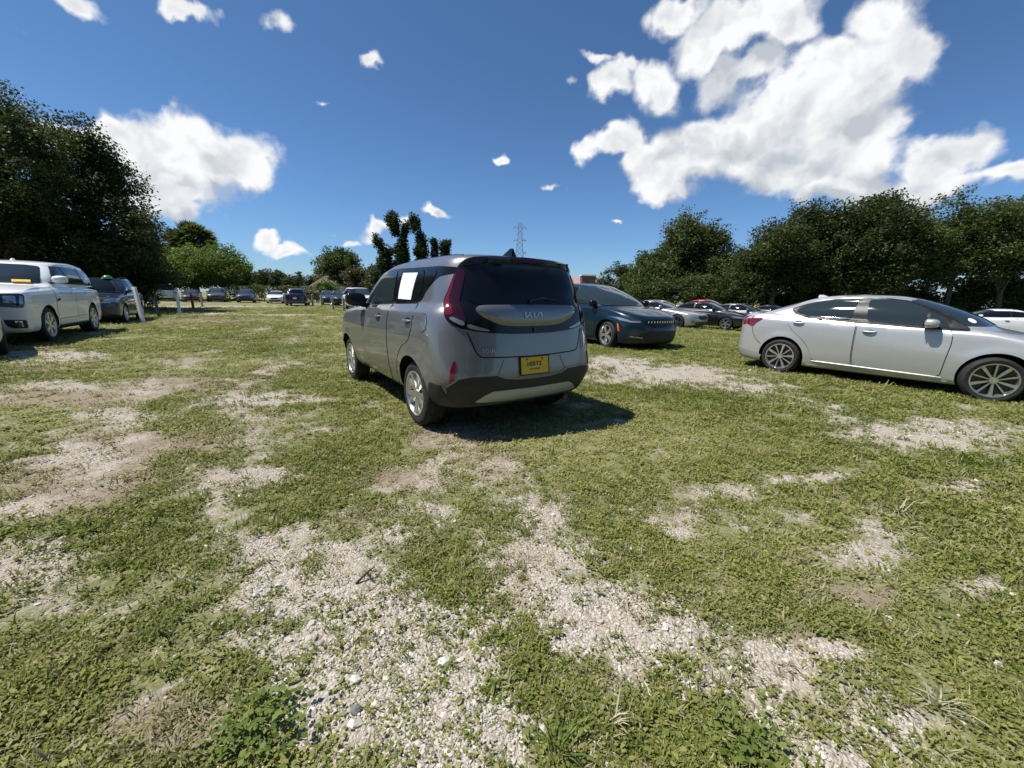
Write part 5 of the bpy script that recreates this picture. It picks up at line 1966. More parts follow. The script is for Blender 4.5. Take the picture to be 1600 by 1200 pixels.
BASE = {
    'sedan': dict(xr=-.95, xf=3.60, W=1.80, gc=.17, wb=2.72, r=.325, belt=(1.02, .95, .74), deck=(-.45, 1.07), cowl=(2.42, .99), roof_r=(.35, 1.36), roof_f=(1.50, 1.39), roof_z=1.45, roof_w=.58, t4=.09, t3=.05, n3=.16, n4=.34, af=.8, pillars=(.95, .05)),
    'coupe': dict(xr=-1.0, xf=3.62, W=1.90, gc=.15, wb=2.72, r=.345, belt=(1.02, .93, .74), deck=(-.35, 1.03), cowl=(2.10, .975), roof_r=(.35, 1.30), roof_f=(1.18, 1.325), roof_z=1.385, roof_w=.56, t4=.09, n3=.10, n4=.26, af=.6, nose_n=3.4, pillars=(.30,)),
    'suv': dict(xr=-.90, xf=3.58, W=1.87, gc=.22, wb=2.70, r=.36, belt=(1.12, 1.05, .88), deck=(-.82, 1.17), cowl=(2.25, 1.12), roof_r=(-.45, 1.58), roof_f=(1.35, 1.58), roof_z=1.68, roof_w=.64, t4=.04, n3=.12, n4=.28, af=.65, pillars=(.95, -.02)),
    'bigsuv': dict(xr=-1.22, xf=4.05, W=2.06, gc=.27, wb=3.07, r=.415, belt=(1.20, 1.17, 1.10), deck=(-1.14, 1.26), cowl=(2.55, 1.27), roof_r=(-.80, 1.82), roof_f=(1.72, 1.84), roof_z=1.93, roof_w=.74, t4=.04, n1=.0, n2=.03, n3=.08, n4=.22, af=.42, nose_n=3.6, pillars=(1.22, .14), hood_crown=.06, mid=.66),
    'minivan': dict(xr=-1.05, xf=4.06, W=2.02, gc=.18, wb=3.09, r=.36, belt=(1.16, 1.06, .84), deck=(-.98, 1.20), cowl=(3.02, 1.10), roof_r=(-.60, 1.66), roof_f=(1.75, 1.66), roof_z=1.76, roof_w=.70, t4=.04, n1=.02, n2=.06, n3=.15, n4=.32, af=.85, nose_n=2.7, pillars=(1.55, .25), front_bow=.09),
    'van': dict(xr=-1.35, xf=4.0, W=2.02, gc=.25, wb=3.43, r=.36, belt=(1.20, 1.20, 1.05), deck=(-1.32, 1.25), cowl=(3.0, 1.25), roof_r=(-1.18, 1.95), roof_f=(2.05, 1.93), roof_z=2.08, roof_w=.84, t4=.03, n3=.08, n4=.20, af=.35, pillars=(1.7, .4)),
    'hatch': dict(xr=-.72, xf=3.35, W=1.78, gc=.17, wb=2.58, r=.32, belt=(1.04, .96, .76), deck=(-.60, 1.08), cowl=(2.28, 1.02), roof_r=(-.15, 1.42), roof_f=(1.40, 1.41), roof_z=1.49, roof_w=.58, t4=.05, n3=.15, n4=.32, af=.75, pillars=(.9, .0)),
}


def spec(kind, **kw):
    s = dict(BASE[kind])
    s.update(kw)
    return s


def dlo(s, mb=.035, mt=.055, front=.16, rear=.16, ftop=.06):
    dk, zd = s['deck']; ck, zc = s['cowl']; rr, zrr = s['roof_r']; rf, zrf = s['roof_f']
    zb = lambda x: lerp(zd, zc, (x - dk) / (ck - dk)) + mb
    pts = [(dk + rear * .7, zb(dk + rear)), (ck - front, zb(ck - front))]
    ft, rt = rf + ftop, rr + rear * .45
    zt = lambda x: lerp(zrr, zrf, (x - rr) / (rf - rr)) - mt + .25 * (s['roof_z'] - max(zrr, zrf)) * max(0, 1 - abs((x - lerp(rr, rf, .5)) / ((rf - rr) * .55)) ** 2)
    pts += [(lerp(ck - front, ft, .55) + .02, lerp(zb(ck), zt(ft), .58)), (ft, zt(ft))]
    for t in (.75, .5, .25):
        x = lerp(rt, ft, t)
        pts.append((x, zt(x)))
    pts += [(rt, zt(rt) - .015), (lerp(dk + rear * .7, rt, .5) - .01, lerp(zb(dk), zt(rt), .5))]
    return pts


def panes(P, pillars, gap=.035, slope=.06):
    out = []
    cuts = sorted(pillars, reverse=True)
    cur = P
    for x in cuts:
        fr = clip_half(cur, x + gap, True, slope)
        cur = clip_half(cur, x - gap, False, slope)
        if len(fr) > 2:
            out.append(fr)
    if len(cur) > 2:
        out.append(cur)
    return out


def front_face(root, b, s, style='plain', lamp='lamp_lens', grille='black_plastic', trim=None, res=.07):
    w = s['W'] / 2
    zf = s['belt'][2]
    g = s['gc']
    h1 = zf - .05
    if style == 'plain':
        panel(b, 'headlight', [(w * .52, h1 - .12), (w * .90, h1 - .05), (w * .97, h1 + .02), (w * .90, h1 + .035), (w * .60, h1 - .02), (w * .50, h1 - .05)], 'F', M[lamp], root, .006, .012, .05, 1, mirror=True)
        panel(b, 'front_grille', sym([(0, h1 - .22), (w * .40, h1 - .20), (w * .48, h1 - .08), (w * .44, h1 - .03), (0, h1 - .02)]), 'F', M[grille], root, .006, .012, res, 1)
    elif style == 'suv':
        panel(b, 'headlight', [(w * .56, h1 - .14), (w * .92, h1 - .11), (w * .97, h1 + .0), (w * .92, h1 + .025), (w * .58, h1 - .01)], 'F', M[lamp], root, .006, .012, .05, 1, mirror=True)
        panel(b, 'front_grille', sym([(0, h1 - .34), (w * .40, h1 - .32), (w * .54, h1 - .14), (w * .54, h1 - .01), (0, h1 + .0)]), 'F', M[grille], root, .006, .012, res, 1)
    if trim:
        strip(b, 'grille_trim', curve_pts([(-w * .5, h1 - .08), (-w * .36, h1 - .235), (0, h1 - .25), (w * .36, h1 - .235), (w * .5, h1 - .08)], 20), 'F', .025, M[trim], root, .012, .008)
    panel(b, 'front_intake', sym([(0, g + .07), (w * .62, g + .08), (w * .74, g + .17), (w * .60, g + .24), (0, g + .22)]), 'F', M['black_plastic'], root, .006, .012, res, 1)
    panel(b, 'fog_lamp', [(w * .74, g + .20), (w * .86, g + .21), (w * .86, g + .27), (w * .76, g + .27)], 'F', M['lamp_dark'], root, .008, .012, .05, 1, mirror=True)


def rear_face(root, b, s, res=.07, lens='red_lens', plate_mat='white_paper', glass='glass_dark', high=False):
    w = s['W'] / 2
    zr = s['belt'][0]
    dk, zd = s['deck']; rr, zrr = s['roof_r']
    wr_ = s['roof_w']
    if high:
        tl = [(w * .80, zr - .30), (w * .97, zr - .28), (w * .955, zr + .05), (w * .90, zr + .08), (w * .80, zr + .02)]
    else:
        tl = [(w * .55, zr - .16), (w * .92, zr - .17), (w * .985, zr - .08), (w * .95, zr - .01), (w * .6, zr - .05)]
    panel(b, 'taillight', tl, 'B', M[lens], root, .006, .012, .05, 1, mirror=True)
    panel(b, 'rear_window', sym([(0, zd + .03), (w * .70, zd + .03), (lerp(w * .74, wr_, .5), lerp(zd, zrr, .55)), (wr_ * .80, zrr - .04), (0, zrr - .015)]), 'B', M[glass], root, .006, .008, res, 2)
    panel(b, 'bumper_lower', sym([(0, s['gc'] + .03), (w * .82, s['gc'] + .04), (w * .86, s['gc'] + .15), (0, s['gc'] + .17)]), 'B', M['black_plastic'], root, .006, .012, res, 1)
    x = b.x_end(0, lerp(s['gc'], zr, .58), False)
    if x is not None:
        plate(root, x - .012, lerp(s['gc'], zr, .58), mat=plate_mat)


def windscreen(root, b, s, glass='glass_green', res=.08, inset=.88, drop=0.0):
    w = s['W'] / 2
    ck, zc = s['cowl']; rf, zrf = s['roof_f']
    wr_ = s['roof_w']
    cb = s.get('cabin_w', .885)
    P = sym([(0, zc + .025), (w * cb * .60, zc + .022), (w * cb * inset, zc + .02), (lerp(w * cb, wr_, .5) * inset, lerp(zc, zrf, .5)), (wr_ * inset * .98, zrf - .035 - drop), (wr_ * .5, zrf - .005 - drop), (0, zrf + .0 - drop)])
    return panel(b, 'windshield', P, 'F', M[glass], root, .010, .010, min(res, .06), 2, rad=.03)


def simple_car(kind, label, col, loc, head, metallic=.5, rough=.34, sides='LFB', detail=1.0, wheel_style='ten', alloy='alloy', group='cars parked on the grass', glass='glass_dark', front='plain', mirrors=True, name='parked_car', cat='car', rack=False, lamp='lamp_lens', trim=None, roof_paint=None, window_mats=None, wg='glass_green', high=None, **kw):
    s = spec(kind, **kw)
    root = empty(name, (loc[0], loc[1], loc[2] if len(loc) > 2 else 0), R(head))
    tag(root, label, cat, group)
    paint = mat_paint(name + '_paint', col, metallic, rough)
    b, o = make_body(root, s, paint, detail)
    D = dlo(s)
    pn = panes(D, s['pillars'])
    side_glass(root, b, pn, .09, frame=grow(D, .02), mats=window_mats or [glass] * len(pn))
    windscreen(root, b, s, wg, .10)
    front_face(root, b, s, front, lamp=lamp, trim=trim, res=.10)
    rear_face(root, b, s, res=.10, high=(kind in ('suv', 'bigsuv', 'minivan', 'van', 'hatch')) if high is None else high)
    W2 = s['W'] / 2
    gz = s['gc']
    # doors with their handles
    ps = sorted(s['pillars'], reverse=True)
    zb = lambda x: lerp(s['deck'][1], s['cowl'][1], (x - s['deck'][0]) / (s['cowl'][0] - s['deck'][0])) - .0
    xfd = min(s['cowl'][0] - .22, s['wb'] - s['r'] - .12)
    dl, hd = [], []
    edges = [xfd] + [p for p in ps if p > s['r'] + .10]
    if kind != 'coupe':
        edges.append(max(.12, ps[-1] if ps else .1) if kind != 'coupe' else .1)
    edges = sorted(set(round(e, 3) for e in edges), reverse=True)
    for a, c in zip(edges[:-1], edges[1:]):
        if a - c < .35:
            continue
        P = [(a, gz + .09), (a + .04, zb(a) - .22), (a - .01, zb(a) - .02), (c + .012, zb(c) - .02), (c + .012, gz + .09)]
        if c < s['r'] + .12:
            P[-1:] = [(c + .012, zb(c) - .25), (s['r'] + .02, s['r'] + .22), (s['r'] + .11, s['r'] + .02), (s['r'] + .12, gz + .09)]
        dl.append(P)
        hd.append((c + .15, zb(c) - .12))
    doors(root, b, dl, paint, hd, .12)
    panel(b, 'side_sill', [(s['wb'] - s['r'] - .09, gz + .01), (s['r'] + .09, gz + .01), (s['r'] + .09, gz + .075), (s['wb'] - s['r'] - .09, gz + .075)], 'L', M['black_plastic'], root, .006, .01, .15, 0, mirror=True)
    wheels(root, s['W'], s['wb'], s['r'], .22, s['r'] * s.get('rim', .70), W2 - .03, wheel_style, alloy, s.get('steer', 0), n=int(20 + 20 * detail))
    if mirrors:
        mirror_part(root, b, s['cowl'][0] - .42, s['cowl'][1] + .09, paint if kind != 'x' else M['black_gloss'], (.13, .20, .15), .05)
    if rack:
        for sgn in (1, -1):
            rb = MB()
            pts = []
            rr, rf = s['roof_r'][0] + .15, s['roof_f'][0] - .15
            for k in range(9):
                x = lerp(rr, rf, k / 8)
                y = s['roof_w'] * .86
                h = b.cast(Vector((x, y, 5)), Vector((0, 0, -1)))
                lift = .035 if 0 < k < 8 else -.005
                pts.append((x, sgn * y, h[0].z + lift))
            rb.tube(pts, .014, 6)
            rb.build('roof_rail', M['black_plastic'], root)
    return root, b, paint, s


# ------------------------------------------------------------------ the silver sedan on the right
SEDAN = dict(xr=-.93, xf=3.565, W=1.74, gc=.17, wb=2.62, r=.318, belt=(1.055, .95, .72), deck=(-.58, 1.105), cowl=(2.50, 1.005),
             roof_r=(.12, 1.355), roof_f=(1.62, 1.40), roof_z=1.465, roof_x=.95, roof_w=.565, t1=.02, t2=.03, t3=.05, t4=.09, n1=.02, n2=.07, n3=.16, n4=.34, af=.8, front_bow=.09)


def build_sedan():
    root = empty('parked_car', (5.7075, 7.9461, -.03), R(-53.2))
    tag(root, 'silver four-door sedan side-on at the right edge, nose cut off by the frame', 'car', 'cars parked on the grass')
    paint = mat_paint('silver_metallic_paint', (.47, .475, .465), .45, .36)
    s = SEDAN
    b, o = make_body(root, s, paint, 1.2)
    rw = [(.10, 1.165), (.20, 1.105), (.36, 1.070), (.935, 1.030), (.955, 1.372), (.72, 1.366), (.50, 1.338), (.26, 1.265)]
    fw = [(1.15, 1.022), (1.085, 1.378), (1.30, 1.378), (1.52, 1.345), (1.72, 1.27), (1.80, 1.232), (1.815, 1.0)]
    vw = [(1.85, 1.0), (1.835, 1.215), (1.98, 1.105), (2.06, 1.03), (2.06, .985)]
    frame = [(.02, 1.19), (.15, 1.085), (.34, 1.045), (.95, 1.005), (1.2, .995), (2.08, .962), (2.30, .965), (2.06, 1.135), (1.80, 1.268), (1.55, 1.362), (1.32, 1.398), (1.0, 1.396), (.70, 1.385), (.46, 1.352), (.20, 1.27)]
    side_glass(root, b, [fw, vw, rw], .030, frame, ['glass_mid', 'glass_mid', 'glass_mid'], lift=.008)
    for sgn in (False, True):
        panel(b, 'mirror_corner', [(2.075, .975), (2.28, .975), (2.07, 1.105)], 'L', M['black_plastic'], root, .018, .008, .04, 1, flip_y=sgn, rad=.015)
    fd = [(2.12, .62), (2.09, .27), (1.08, .29), (1.06, .45), (1.05, 1.012), (2.10, .978), (2.14, .82)]
    rd = [(1.055, .29), (.50, .315), (.46, .45), (.40, .58), (.30, .69), (.18, .78), (.08, .88), (.05, 1.04), (.10, 1.115), (.30, 1.065), (1.025, 1.014), (1.035, .45)]
    doors(root, b, [fd, rd], paint, [(1.22, .875), (.22, .955)], .07)
    # bright line along the sill and black underside
    for sgn in (1, -1):
        lb = MB()
        pts = []
        for k in range(17):
            x = .50 + 1.62 * k / 16
            z = .300 - .028 * k / 16
            y = b.half_width(x, z)
            pts.append((x, sgn * (y + .006), z))
        lb.tube(pts, [.004] + [.012] * 15 + [.004], 6)
        lb.build('sill_ridge', paint, root)
    panel(b, 'side_sill', [(2.18, .185), (.42, .185), (.42, .235), (2.18, .225)], 'L', paint, root, .006, .012, .1, 0, mirror=True)
    for sgn in (False, True):
        t_ = panel(b, 'taillight', [(-.74, .93), (-.70, .985), (-.40, 1.010), (-.385, .995), (-.50, .905), (-.53, .845), (-.60, .855), (-.68, .90)], 'L', M['red_lens'], root, .007, .012, .04, 1, flip_y=sgn, rad=.015)
    panel(b, 'taillight_inner', [(.40, .91), (.80, .86), (.80, .95), (.45, .965)], 'B', M['red_lens'], root, .006, .012, .05, 1, mirror=True)
    panel(b, 'bumper_lower', [(-.80, .20), (-.36, .20), (-.335, .30), (-.44, .36), (-.80, .44)], 'L', M['silver_plastic'], root, .005, .01, .05, 0, mirror=True)
    rear_face(root, b, dict(s, W=1.66), .08)
    windscreen(root, b, s, 'glass_mid', .07, .90)
    front_face(root, b, s, 'plain')
    strip(b, 'bumper_seam', [(-.56, .86), (-.52, .70), (-.44, .58), (-.36, .52)], 'L', .009, M['seam'], root, .001, .002, mirror=True)
    wheels(root, 1.74, s['wb'], s['r'], .205, .233, .855, 'ten', 'alloy', R(17), n=52)
    mirror_part(root, b, 1.86, 1.045, paint, (.15, .22, .135), .05)
    fb = MB()
    zb = b.z_top(.30) - .004
    v = []
    for (x, z, w) in ((.20, 0, .03), (.21, .05, .012), (.27, .052, .012), (.42, .0, .022)):
        v += [(x, w, zb + z), (x, -w, zb + z)]
    fb.add(v, [(0, 2, 3, 1), (2, 4, 5, 3), (4, 6, 7, 5), (0, 6, 4, 2), (1, 3, 5, 7), (0, 1, 7, 6)])
    fb.build('antenna_fin', paint, root, 30)
    ab = MB()
    ab.tube([(0, -.65, .28), (0, .65, .28)], .05, 8)
    ab.tube([(2.62, -.65, .28), (2.62, .65, .28)], .05, 8)
    ab.build('axle', M['well'], root)
    # sticker low in the corner of the windscreen
    h = b.cast(Vector((2.25, -.52, 4)), Vector((0, 0, -1)))
    st = MB()
    st.lathe([(.001, .004), (.05, .004), (.055, 0)], 14, 'z')
    so = st.build('windshield_sticker', M['white_paper'], root)
    so.location = h[0] + h[1] * .006
    so.rotation_euler = h[1].to_track_quat('Z', 'Y').to_euler()
    return root, b, paint, s


def place_by_wheel(gx, gy, head, lx, ly):
    c, s = math.cos(R(head)), math.sin(R(head))
    return gx - (lx * c - ly * s), gy - (lx * s + ly * c)


def build_minivan():
    hd = -60
    x, y = place_by_wheel(2.50, 10.70, hd, 3.09, -.96)
    s = spec('minivan', xf=4.14, gc=.14, belt=(1.16, 1.07, .86))
    root = empty('parked_minivan', (x, y, -.02), R(hd))
    tag(root, 'dark teal minivan parked behind the grey hatchback, facing right', 'minivan', 'cars parked on the grass')
    paint = mat_paint('teal_paint', (.0010, .017, .030), .3, .32, coat=.55, dust=.0)
    b, o = make_body(root, s, paint, 1.0)
    D = dlo(s, front=.10)
    pn = panes(D, s['pillars'])
    side_glass(root, b, pn, .08, grow(D, .03), ['glass_mid', 'glass_dark', 'glass_dark'])
    windscreen(root, b, s, 'glass_mid', .07, .90)
    w = s['W'] / 2
    for sgn in (False, True):
        hl = panel(b, 'headlight', [(.62, .715), (.84, .715), (.965, .76), (.985, .865), (.93, .875), (.80, .835), (.62, .79)], 'F', M['lamp_dark'], root, .006, .012, .04, 1, flip_y=sgn, rad=.02)
        panel(b, 'light_bar', [(.66, .728), (.84, .728), (.95, .772), (.972, .845), (.945, .84), (.83, .765), (.66, .755)], 'F', M['lamp_lens'], hl, .010, .004, .03, 0, flip_y=sgn)
        panel(b, 'side_marker', [(3.52, .50), (3.56, .49), (3.53, .66), (3.47, .70)], 'L', M['amber_lens'], root, .006, .008, .03, 0, flip_y=sgn)
        panel(b, 'fog_trim', [(.60, .335), (.84, .365), (.84, .38), (.60, .35)], 'F', M['chrome'], root, .008, .008, .04, 0, flip_y=sgn)
    g = panel(b, 'front_grille', sym([(0, .60), (.34, .605), (.56, .68), (.60, .745), (.52, .79), (0, .805)]), 'F', M['black_gloss'], root, .006, .012, .06, 1)
    gb = MB()
    for k in range(11):
        yy = -.46 + .092 * k
        xx = b.x_end(yy, .74)
        gb.box((xx + .006, yy, .742), (.012, .035, .05))
    gb.build('grille_studs', M['chrome'], g, 30)
    panel(b, 'front_intake', sym([(0, .17), (.62, .19), (.74, .34), (.62, .50), (0, .53)]), 'F', M['black_plastic'], root, .006, .012, .08, 1)
    xx = b.x_end(0, .55)
    rear_face(root, b, s, .12, high=True)
    fd = [(2.62, .30), (2.66, .70), (2.70, 1.04), (1.60, 1.08), (1.58, .26), (2.58, .26)]
    sd = [(1.555, .26), (.50, .26), (.46, .42), (.36, .56), (.20, .68), (.15, .90), (.15, 1.12), (1.575, 1.082)]
    doors(root, b, [fd, sd], paint, [(1.80, .96), (1.38, .97)], .09)
    wheels(root, 2.02, s['wb'], s['r'], .235, .262, .975, 'star', 'alloy', R(-8), n=48)
    mirror_part(root, b, 2.52, 1.17, M['black_gloss'], (.16, .24, .19), .06)
    strip(b, 'hood_gap', curve_pts([(3.15, .80), (3.5, .76), (3.75, .66), (3.9, .50)], 16), 'T', .012, M['seam'], root, .001, .002, mirror=True)
    return root


def build_white_suv():
    hd = -58
    x, y = place_by_wheel(-11.36, 9.80, hd, 3.07, 1.0)
    s = spec('bigsuv', pillars=(1.26, .20), xf=4.12, belt=(1.28, 1.26, 1.20), deck=(-1.14, 1.33), cowl=(2.55, 1.37), roof_r=(-.86, 1.88), roof_f=(1.75, 1.91), roof_z=2.0, roof_w=.80, cabin_w=.91, af=.30, nose_n=5.5, gnr=4.0, n4=.14)
    root = empty('parked_suv', (x, y, 0), R(hd))
    tag(root, 'big white SUV with yellow tag on its dashboard, parked at the left edge', 'suv', 'cars parked on the grass')
    paint = mat_paint('white_paint', (.74, .75, .76), .0, .38)
    b, o = make_body(root, s, paint, 1.0)
    D = dlo(s, mb=.045, mt=.07, front=.40, rear=.34, ftop=-.14)
    pn = panes(D, s['pillars'], .028)
    side_glass(root, b, pn, .08, grow(D, .012), ['glass_mid'] * 3)
    windscreen(root, b, s, 'glass_mid', .06, .80, .05)
    for sgn in (False, True):
        hl = panel(b, 'headlight', [(.60, .87), (.93, .84), (.965, .92), (.97, 1.10), (.93, 1.155), (.66, 1.15), (.58, 1.13)], 'F', M['lamp_dark'], root, .006, .014, .05, 1, flip_y=sgn, rad=.03)
        panel(b, 'light_bar', [(.90, .93), (.945, .94), (.95, 1.09), (.91, 1.115)], 'F', M['lamp_lens'], hl, .011, .005, .04, 1, flip_y=sgn, rad=.01)
        panel(b, 'lamp_cell', [(.68, .95), (.86, .94), (.86, 1.10), (.68, 1.10)], 'F', M['lamp_lens'], hl, .009, .003, .05, 1, flip_y=sgn, rad=.01)
        v = panel(b, 'bumper_vent', [(.64, .47), (.70, .40), (.93, .40), (.94, .58), (.62, .59)], 'F', M['black_plastic'], root, .006, .014, .05, 1, flip_y=sgn, rad=.02)
        panel(b, 'vent_trim', [(.80, .43), (.88, .43), (.88, .56), (.78, .565)], 'F', M['chrome'], v, .011, .006, .04, 1, flip_y=sgn, rad=.01)
    panel(b, 'front_grille', sym([(0, .62), (.44, .66), (.56, .85), (.55, 1.15), (0, 1.16)]), 'F', M['black_gloss'], root, .006, .014, .08, 1)
    panel(b, 'front_intake', sym([(0, .36), (.50, .37), (.52, .52), (0, .55)]), 'F', M['black_plastic'], root, .006, .014, .1, 1)
    rear_face(root, b, s, .12, high=True)
    fd = [(2.52, .50), (2.56, .80), (2.50, 1.31), (1.28, 1.30), (1.26, .47), (2.50, .45)]
    rd = [(1.235, .47), (.56, .48), (.52, .62), (.42, .76), (.26, .88), (.22, 1.0), (.22, 1.295), (1.255, 1.298)]
    doors(root, b, [fd, rd], paint, [(1.46, 1.17), (.42, 1.17)], .10, .11)
    strip(b, 'fender_vent', [(2.30, 1.02), (2.52, .98)], 'L', .06, M['black_gloss'], root, .006, .008, mirror=True)
    panel(b, 'step_board', [(2.52, .285), (.54, .285), (.54, .37), (2.52, .37)], 'L', M['black_plastic'], root, .03, .05, .2, 0, mirror=True)
    strip(b, 'door_trim', [(2.50, .52), (.60, .54)], 'L', .03, M['silver_plastic'], root, .009, .006, mirror=True)
    wheels(root, 2.06, s['wb'], s['r'], .285, .292, 1.0, 'six', 'alloy', 0.0, n=48)
    mirror_part(root, b, 2.12, 1.50, paint, (.17, .28, .20), .07)
    fb = MB()
    zb = b.z_top(1.25) - .005
    v = []
    for (xx, z, w) in ((1.15, 0, .03), (1.18, .05, .02), (1.24, .052, .02), (1.34, .0, .02)):
        v += [(xx, w, zb + z), (xx, -w, zb + z)]
    fb.add(v, [(0, 2, 3, 1), (2, 4, 5, 3), (4, 6, 7, 5), (0, 6, 4, 2), (1, 3, 5, 7), (0, 1, 7, 6)])
    fb.build('antenna_fin', paint, root, 30)
    h = b.cast(Vector((6, .46, 1.425)), Vector((-1, 0, 0)))
    tb = MB()
    tb.box((0, 0, 0), (.05, .30, .07))
    t_ = tb.build('paper_tag', M['yellow_paper'], None, 30, False)
    t_.matrix_world = root_matrix(root) @ Matrix.Translation(h[0] + h[1] * .02) @ h[1].to_track_quat('X', 'Z').to_matrix().to_4x4()
    tag(t_, 'yellow tag lying at the foot of the white SUV windshield', 'tag')
    return root


build_sedan()
build_minivan()
build_white_suv()

# dark SUV with a green dome on its roof, behind the white one
_x, _y = place_by_wheel(-15.30, 15.82, -57, 2.85, .93)
_r, _b, _p, _s = simple_car('suv', 'dark blue SUV carrying a green dome on its roof, behind the big white SUV', (.012, .022, .038), (_x, _y), -57, .5, .3, xr=-1.0, xf=3.85, W=1.98, wb=2.85, roof_z=1.76, roof_r=(-.55, 1.66), roof_f=(1.45, 1.67), roof_w=.69, belt=(1.15, 1.10, .98), pillars=(1.1, .1), wheel_style='five', front='suv', glass='glass_mid', rack=True, name='parked_suv', cat='suv', wg='glass_dark', af=.5)
strip(_b, 'chrome_strip', [(-.75, .80), (.75, .80)], 'F', .05, M['silver_plastic'], _r, .012, .01)
db = MB()
db.lathe([(.001, .135), (.06, .13), (.12, .10), (.155, .05), (.16, .015), (.16, .0)], 20, 'z')
do = db.build('roof_dome', mat_simple('green_plastic', (.02, .24, .03), .3, 0, .5))
dbb = MB()
dbb.lathe([(.16, .012), (.185, .012), (.185, 0), (.16, 0)], 20, 'z', close=True)
dbb.build('dome_rim', M['white_paper'], do)
_h = _b.cast(Vector((1.30, .28, 4)), Vector((0, 0, -1)))
do.matrix_world = root_matrix(_r) @ Matrix.Translation(_h[0])
tag(do, 'green plastic dome standing on the roof of the dark blue SUV', 'roof sign')

# the car whose wheel shows at the very left edge
_x, _y = place_by_wheel(-9.93, 7.72, -36, 2.70, .90)
simple_car('suv', 'pale silver car of which only a front wheel shows at the left frame edge', (.50, .51, .52), (_x, _y), -36, .5, wheel_style='five', front='suv')

# ---- far row along the hedge
simple_car('van', 'white panel van standing tail-on under the round green tree', (.62, .62, .60), (-41.6, 48.5), 126, 0, .45, glass='glass_dark', wheel_style='five', detail=.6, name='parked_van', cat='van')
simple_car('sedan', 'dark maroon sedan in the shade behind the red post', (.045, .012, .014), (-38.4, 48.6), -56, .4, detail=.6)
simple_car('suv', 'grey SUV with pale mirrors in the shaded row, between the maroon and the blue car', (.10, .105, .11), (-37.2, 51.0), -58, .5, detail=.6, front='suv', trim='silver_plastic', name='parked_suv', cat='suv', rack=True)
simple_car('suv', 'dark slate blue SUV with silver grille line under the right end of the round tree', (.02, .03, .05), (-33.3, 50.6), -60, .5, detail=.6, front='suv', trim='chrome', roof_z=1.62, roof_r=(-.45, 1.53), roof_f=(1.35, 1.53), name='parked_suv', cat='suv')
simple_car('sedan', 'small white sedan facing the camera in front of the hedge', (.74, .75, .76), (-29.2, 50.2), -66, 0, detail=.6, grille='black_plastic')
simple_car('suv', 'navy blue SUV seen from behind in front of the hedge', (.008, .014, .04), (-21.6, 40.2), 112, .4, detail=.7, W=1.95, xr=-1.0, wb=2.8, name='parked_suv', cat='suv')
for (xx, yy, lab, col) in ((-22.0, 48.2, 'dark car farthest along the post row, beside the hedge', (.03, .032, .036)), (-19.3, 45.0, 'black car between two other dark cars along the post row', (.014, .015, .018)), (-16.9, 42.0, 'charcoal car next to the white wagon along the post row', (.022, .026, .03))):
    simple_car('suv', lab, col, (xx, yy), -62, .5, detail=.55, roof_z=1.60, roof_r=(-.45, 1.51), roof_f=(1.35, 1.51))
_x, _y = place_by_wheel(-12.55, 32.0, -52, 2.79, -.93)
simple_car('bigsuv', 'white boxy wagon with roof rails seen past the hatchback mirror', (.66, .67, .66), (_x, _y), -52, 0, .4, detail=.8, xr=-1.05, xf=3.75, W=1.92, wb=2.79, r=.385, gc=.25, belt=(1.12, 1.08, 1.02), deck=(-.95, 1.18), cowl=(2.20, 1.17), roof_r=(-.75, 1.70), roof_f=(1.40, 1.72), roof_z=1.80, roof_w=.68, pillars=(1.0, .0), glass='glass_dark', front='suv', rack=True, name='parked_suv', cat='suv')

# ---- rows on the right, behind the silver sedan
_c = math.cos(R(-50)), math.sin(R(-50))
simple_car('coupe', 'silver sports coupe with black front grille, just right of the teal minivan', (.36, .38, .37), (9.55 - 3.62 * _c[0], 20.2 - 3.62 * _c[1], -.15), -50, .6, detail=.9, wheel_style='five', alloy='alloy_dark', front='plain', lamp='lamp_lens', grille='black_plastic')
_x, _y = place_by_wheel(11.15, 21.1, -48, 2.72, -.87)
simple_car('sedan', 'black sedan with bright alloy wheels, right of the silver coupe', (.006, .008, .009), (_x, _y, -.22), -48, .3, detail=.9, wheel_style='five', roof_z=1.42)
_x, _y = place_by_wheel(14.3, 23.4, -50, 2.72, -.87)
simple_car('sedan', 'grey car with paper in its window, half hidden by the silver sedan tail', (.12, .125, .125), (_x, _y, -.30), -50, .5, detail=.8)
simple_car('hatch', 'white hatchback showing only its roof behind the silver coupe', (.72, .73, .72), (9.6, 29.0, -.24), -50, 0, detail=.6, name='parked_car')
simple_car('sedan', 'bright red sedan of which the roof shows above the black sedan', (.42, .012, .018), (12.3, 28.3, -.10), -50, .2, detail=.6)
simple_car('coupe', 'low dark car beyond the trunk of the silver sedan', (.014, .016, .018), (17.0, 28.2, -.30), -50, .3, detail=.6)
simple_car('sedan', 'white sedan beyond the hood of the silver sedan at the right edge', (.74, .75, .76), (25.2, 19.8, -.30), 155, 0, detail=.8)


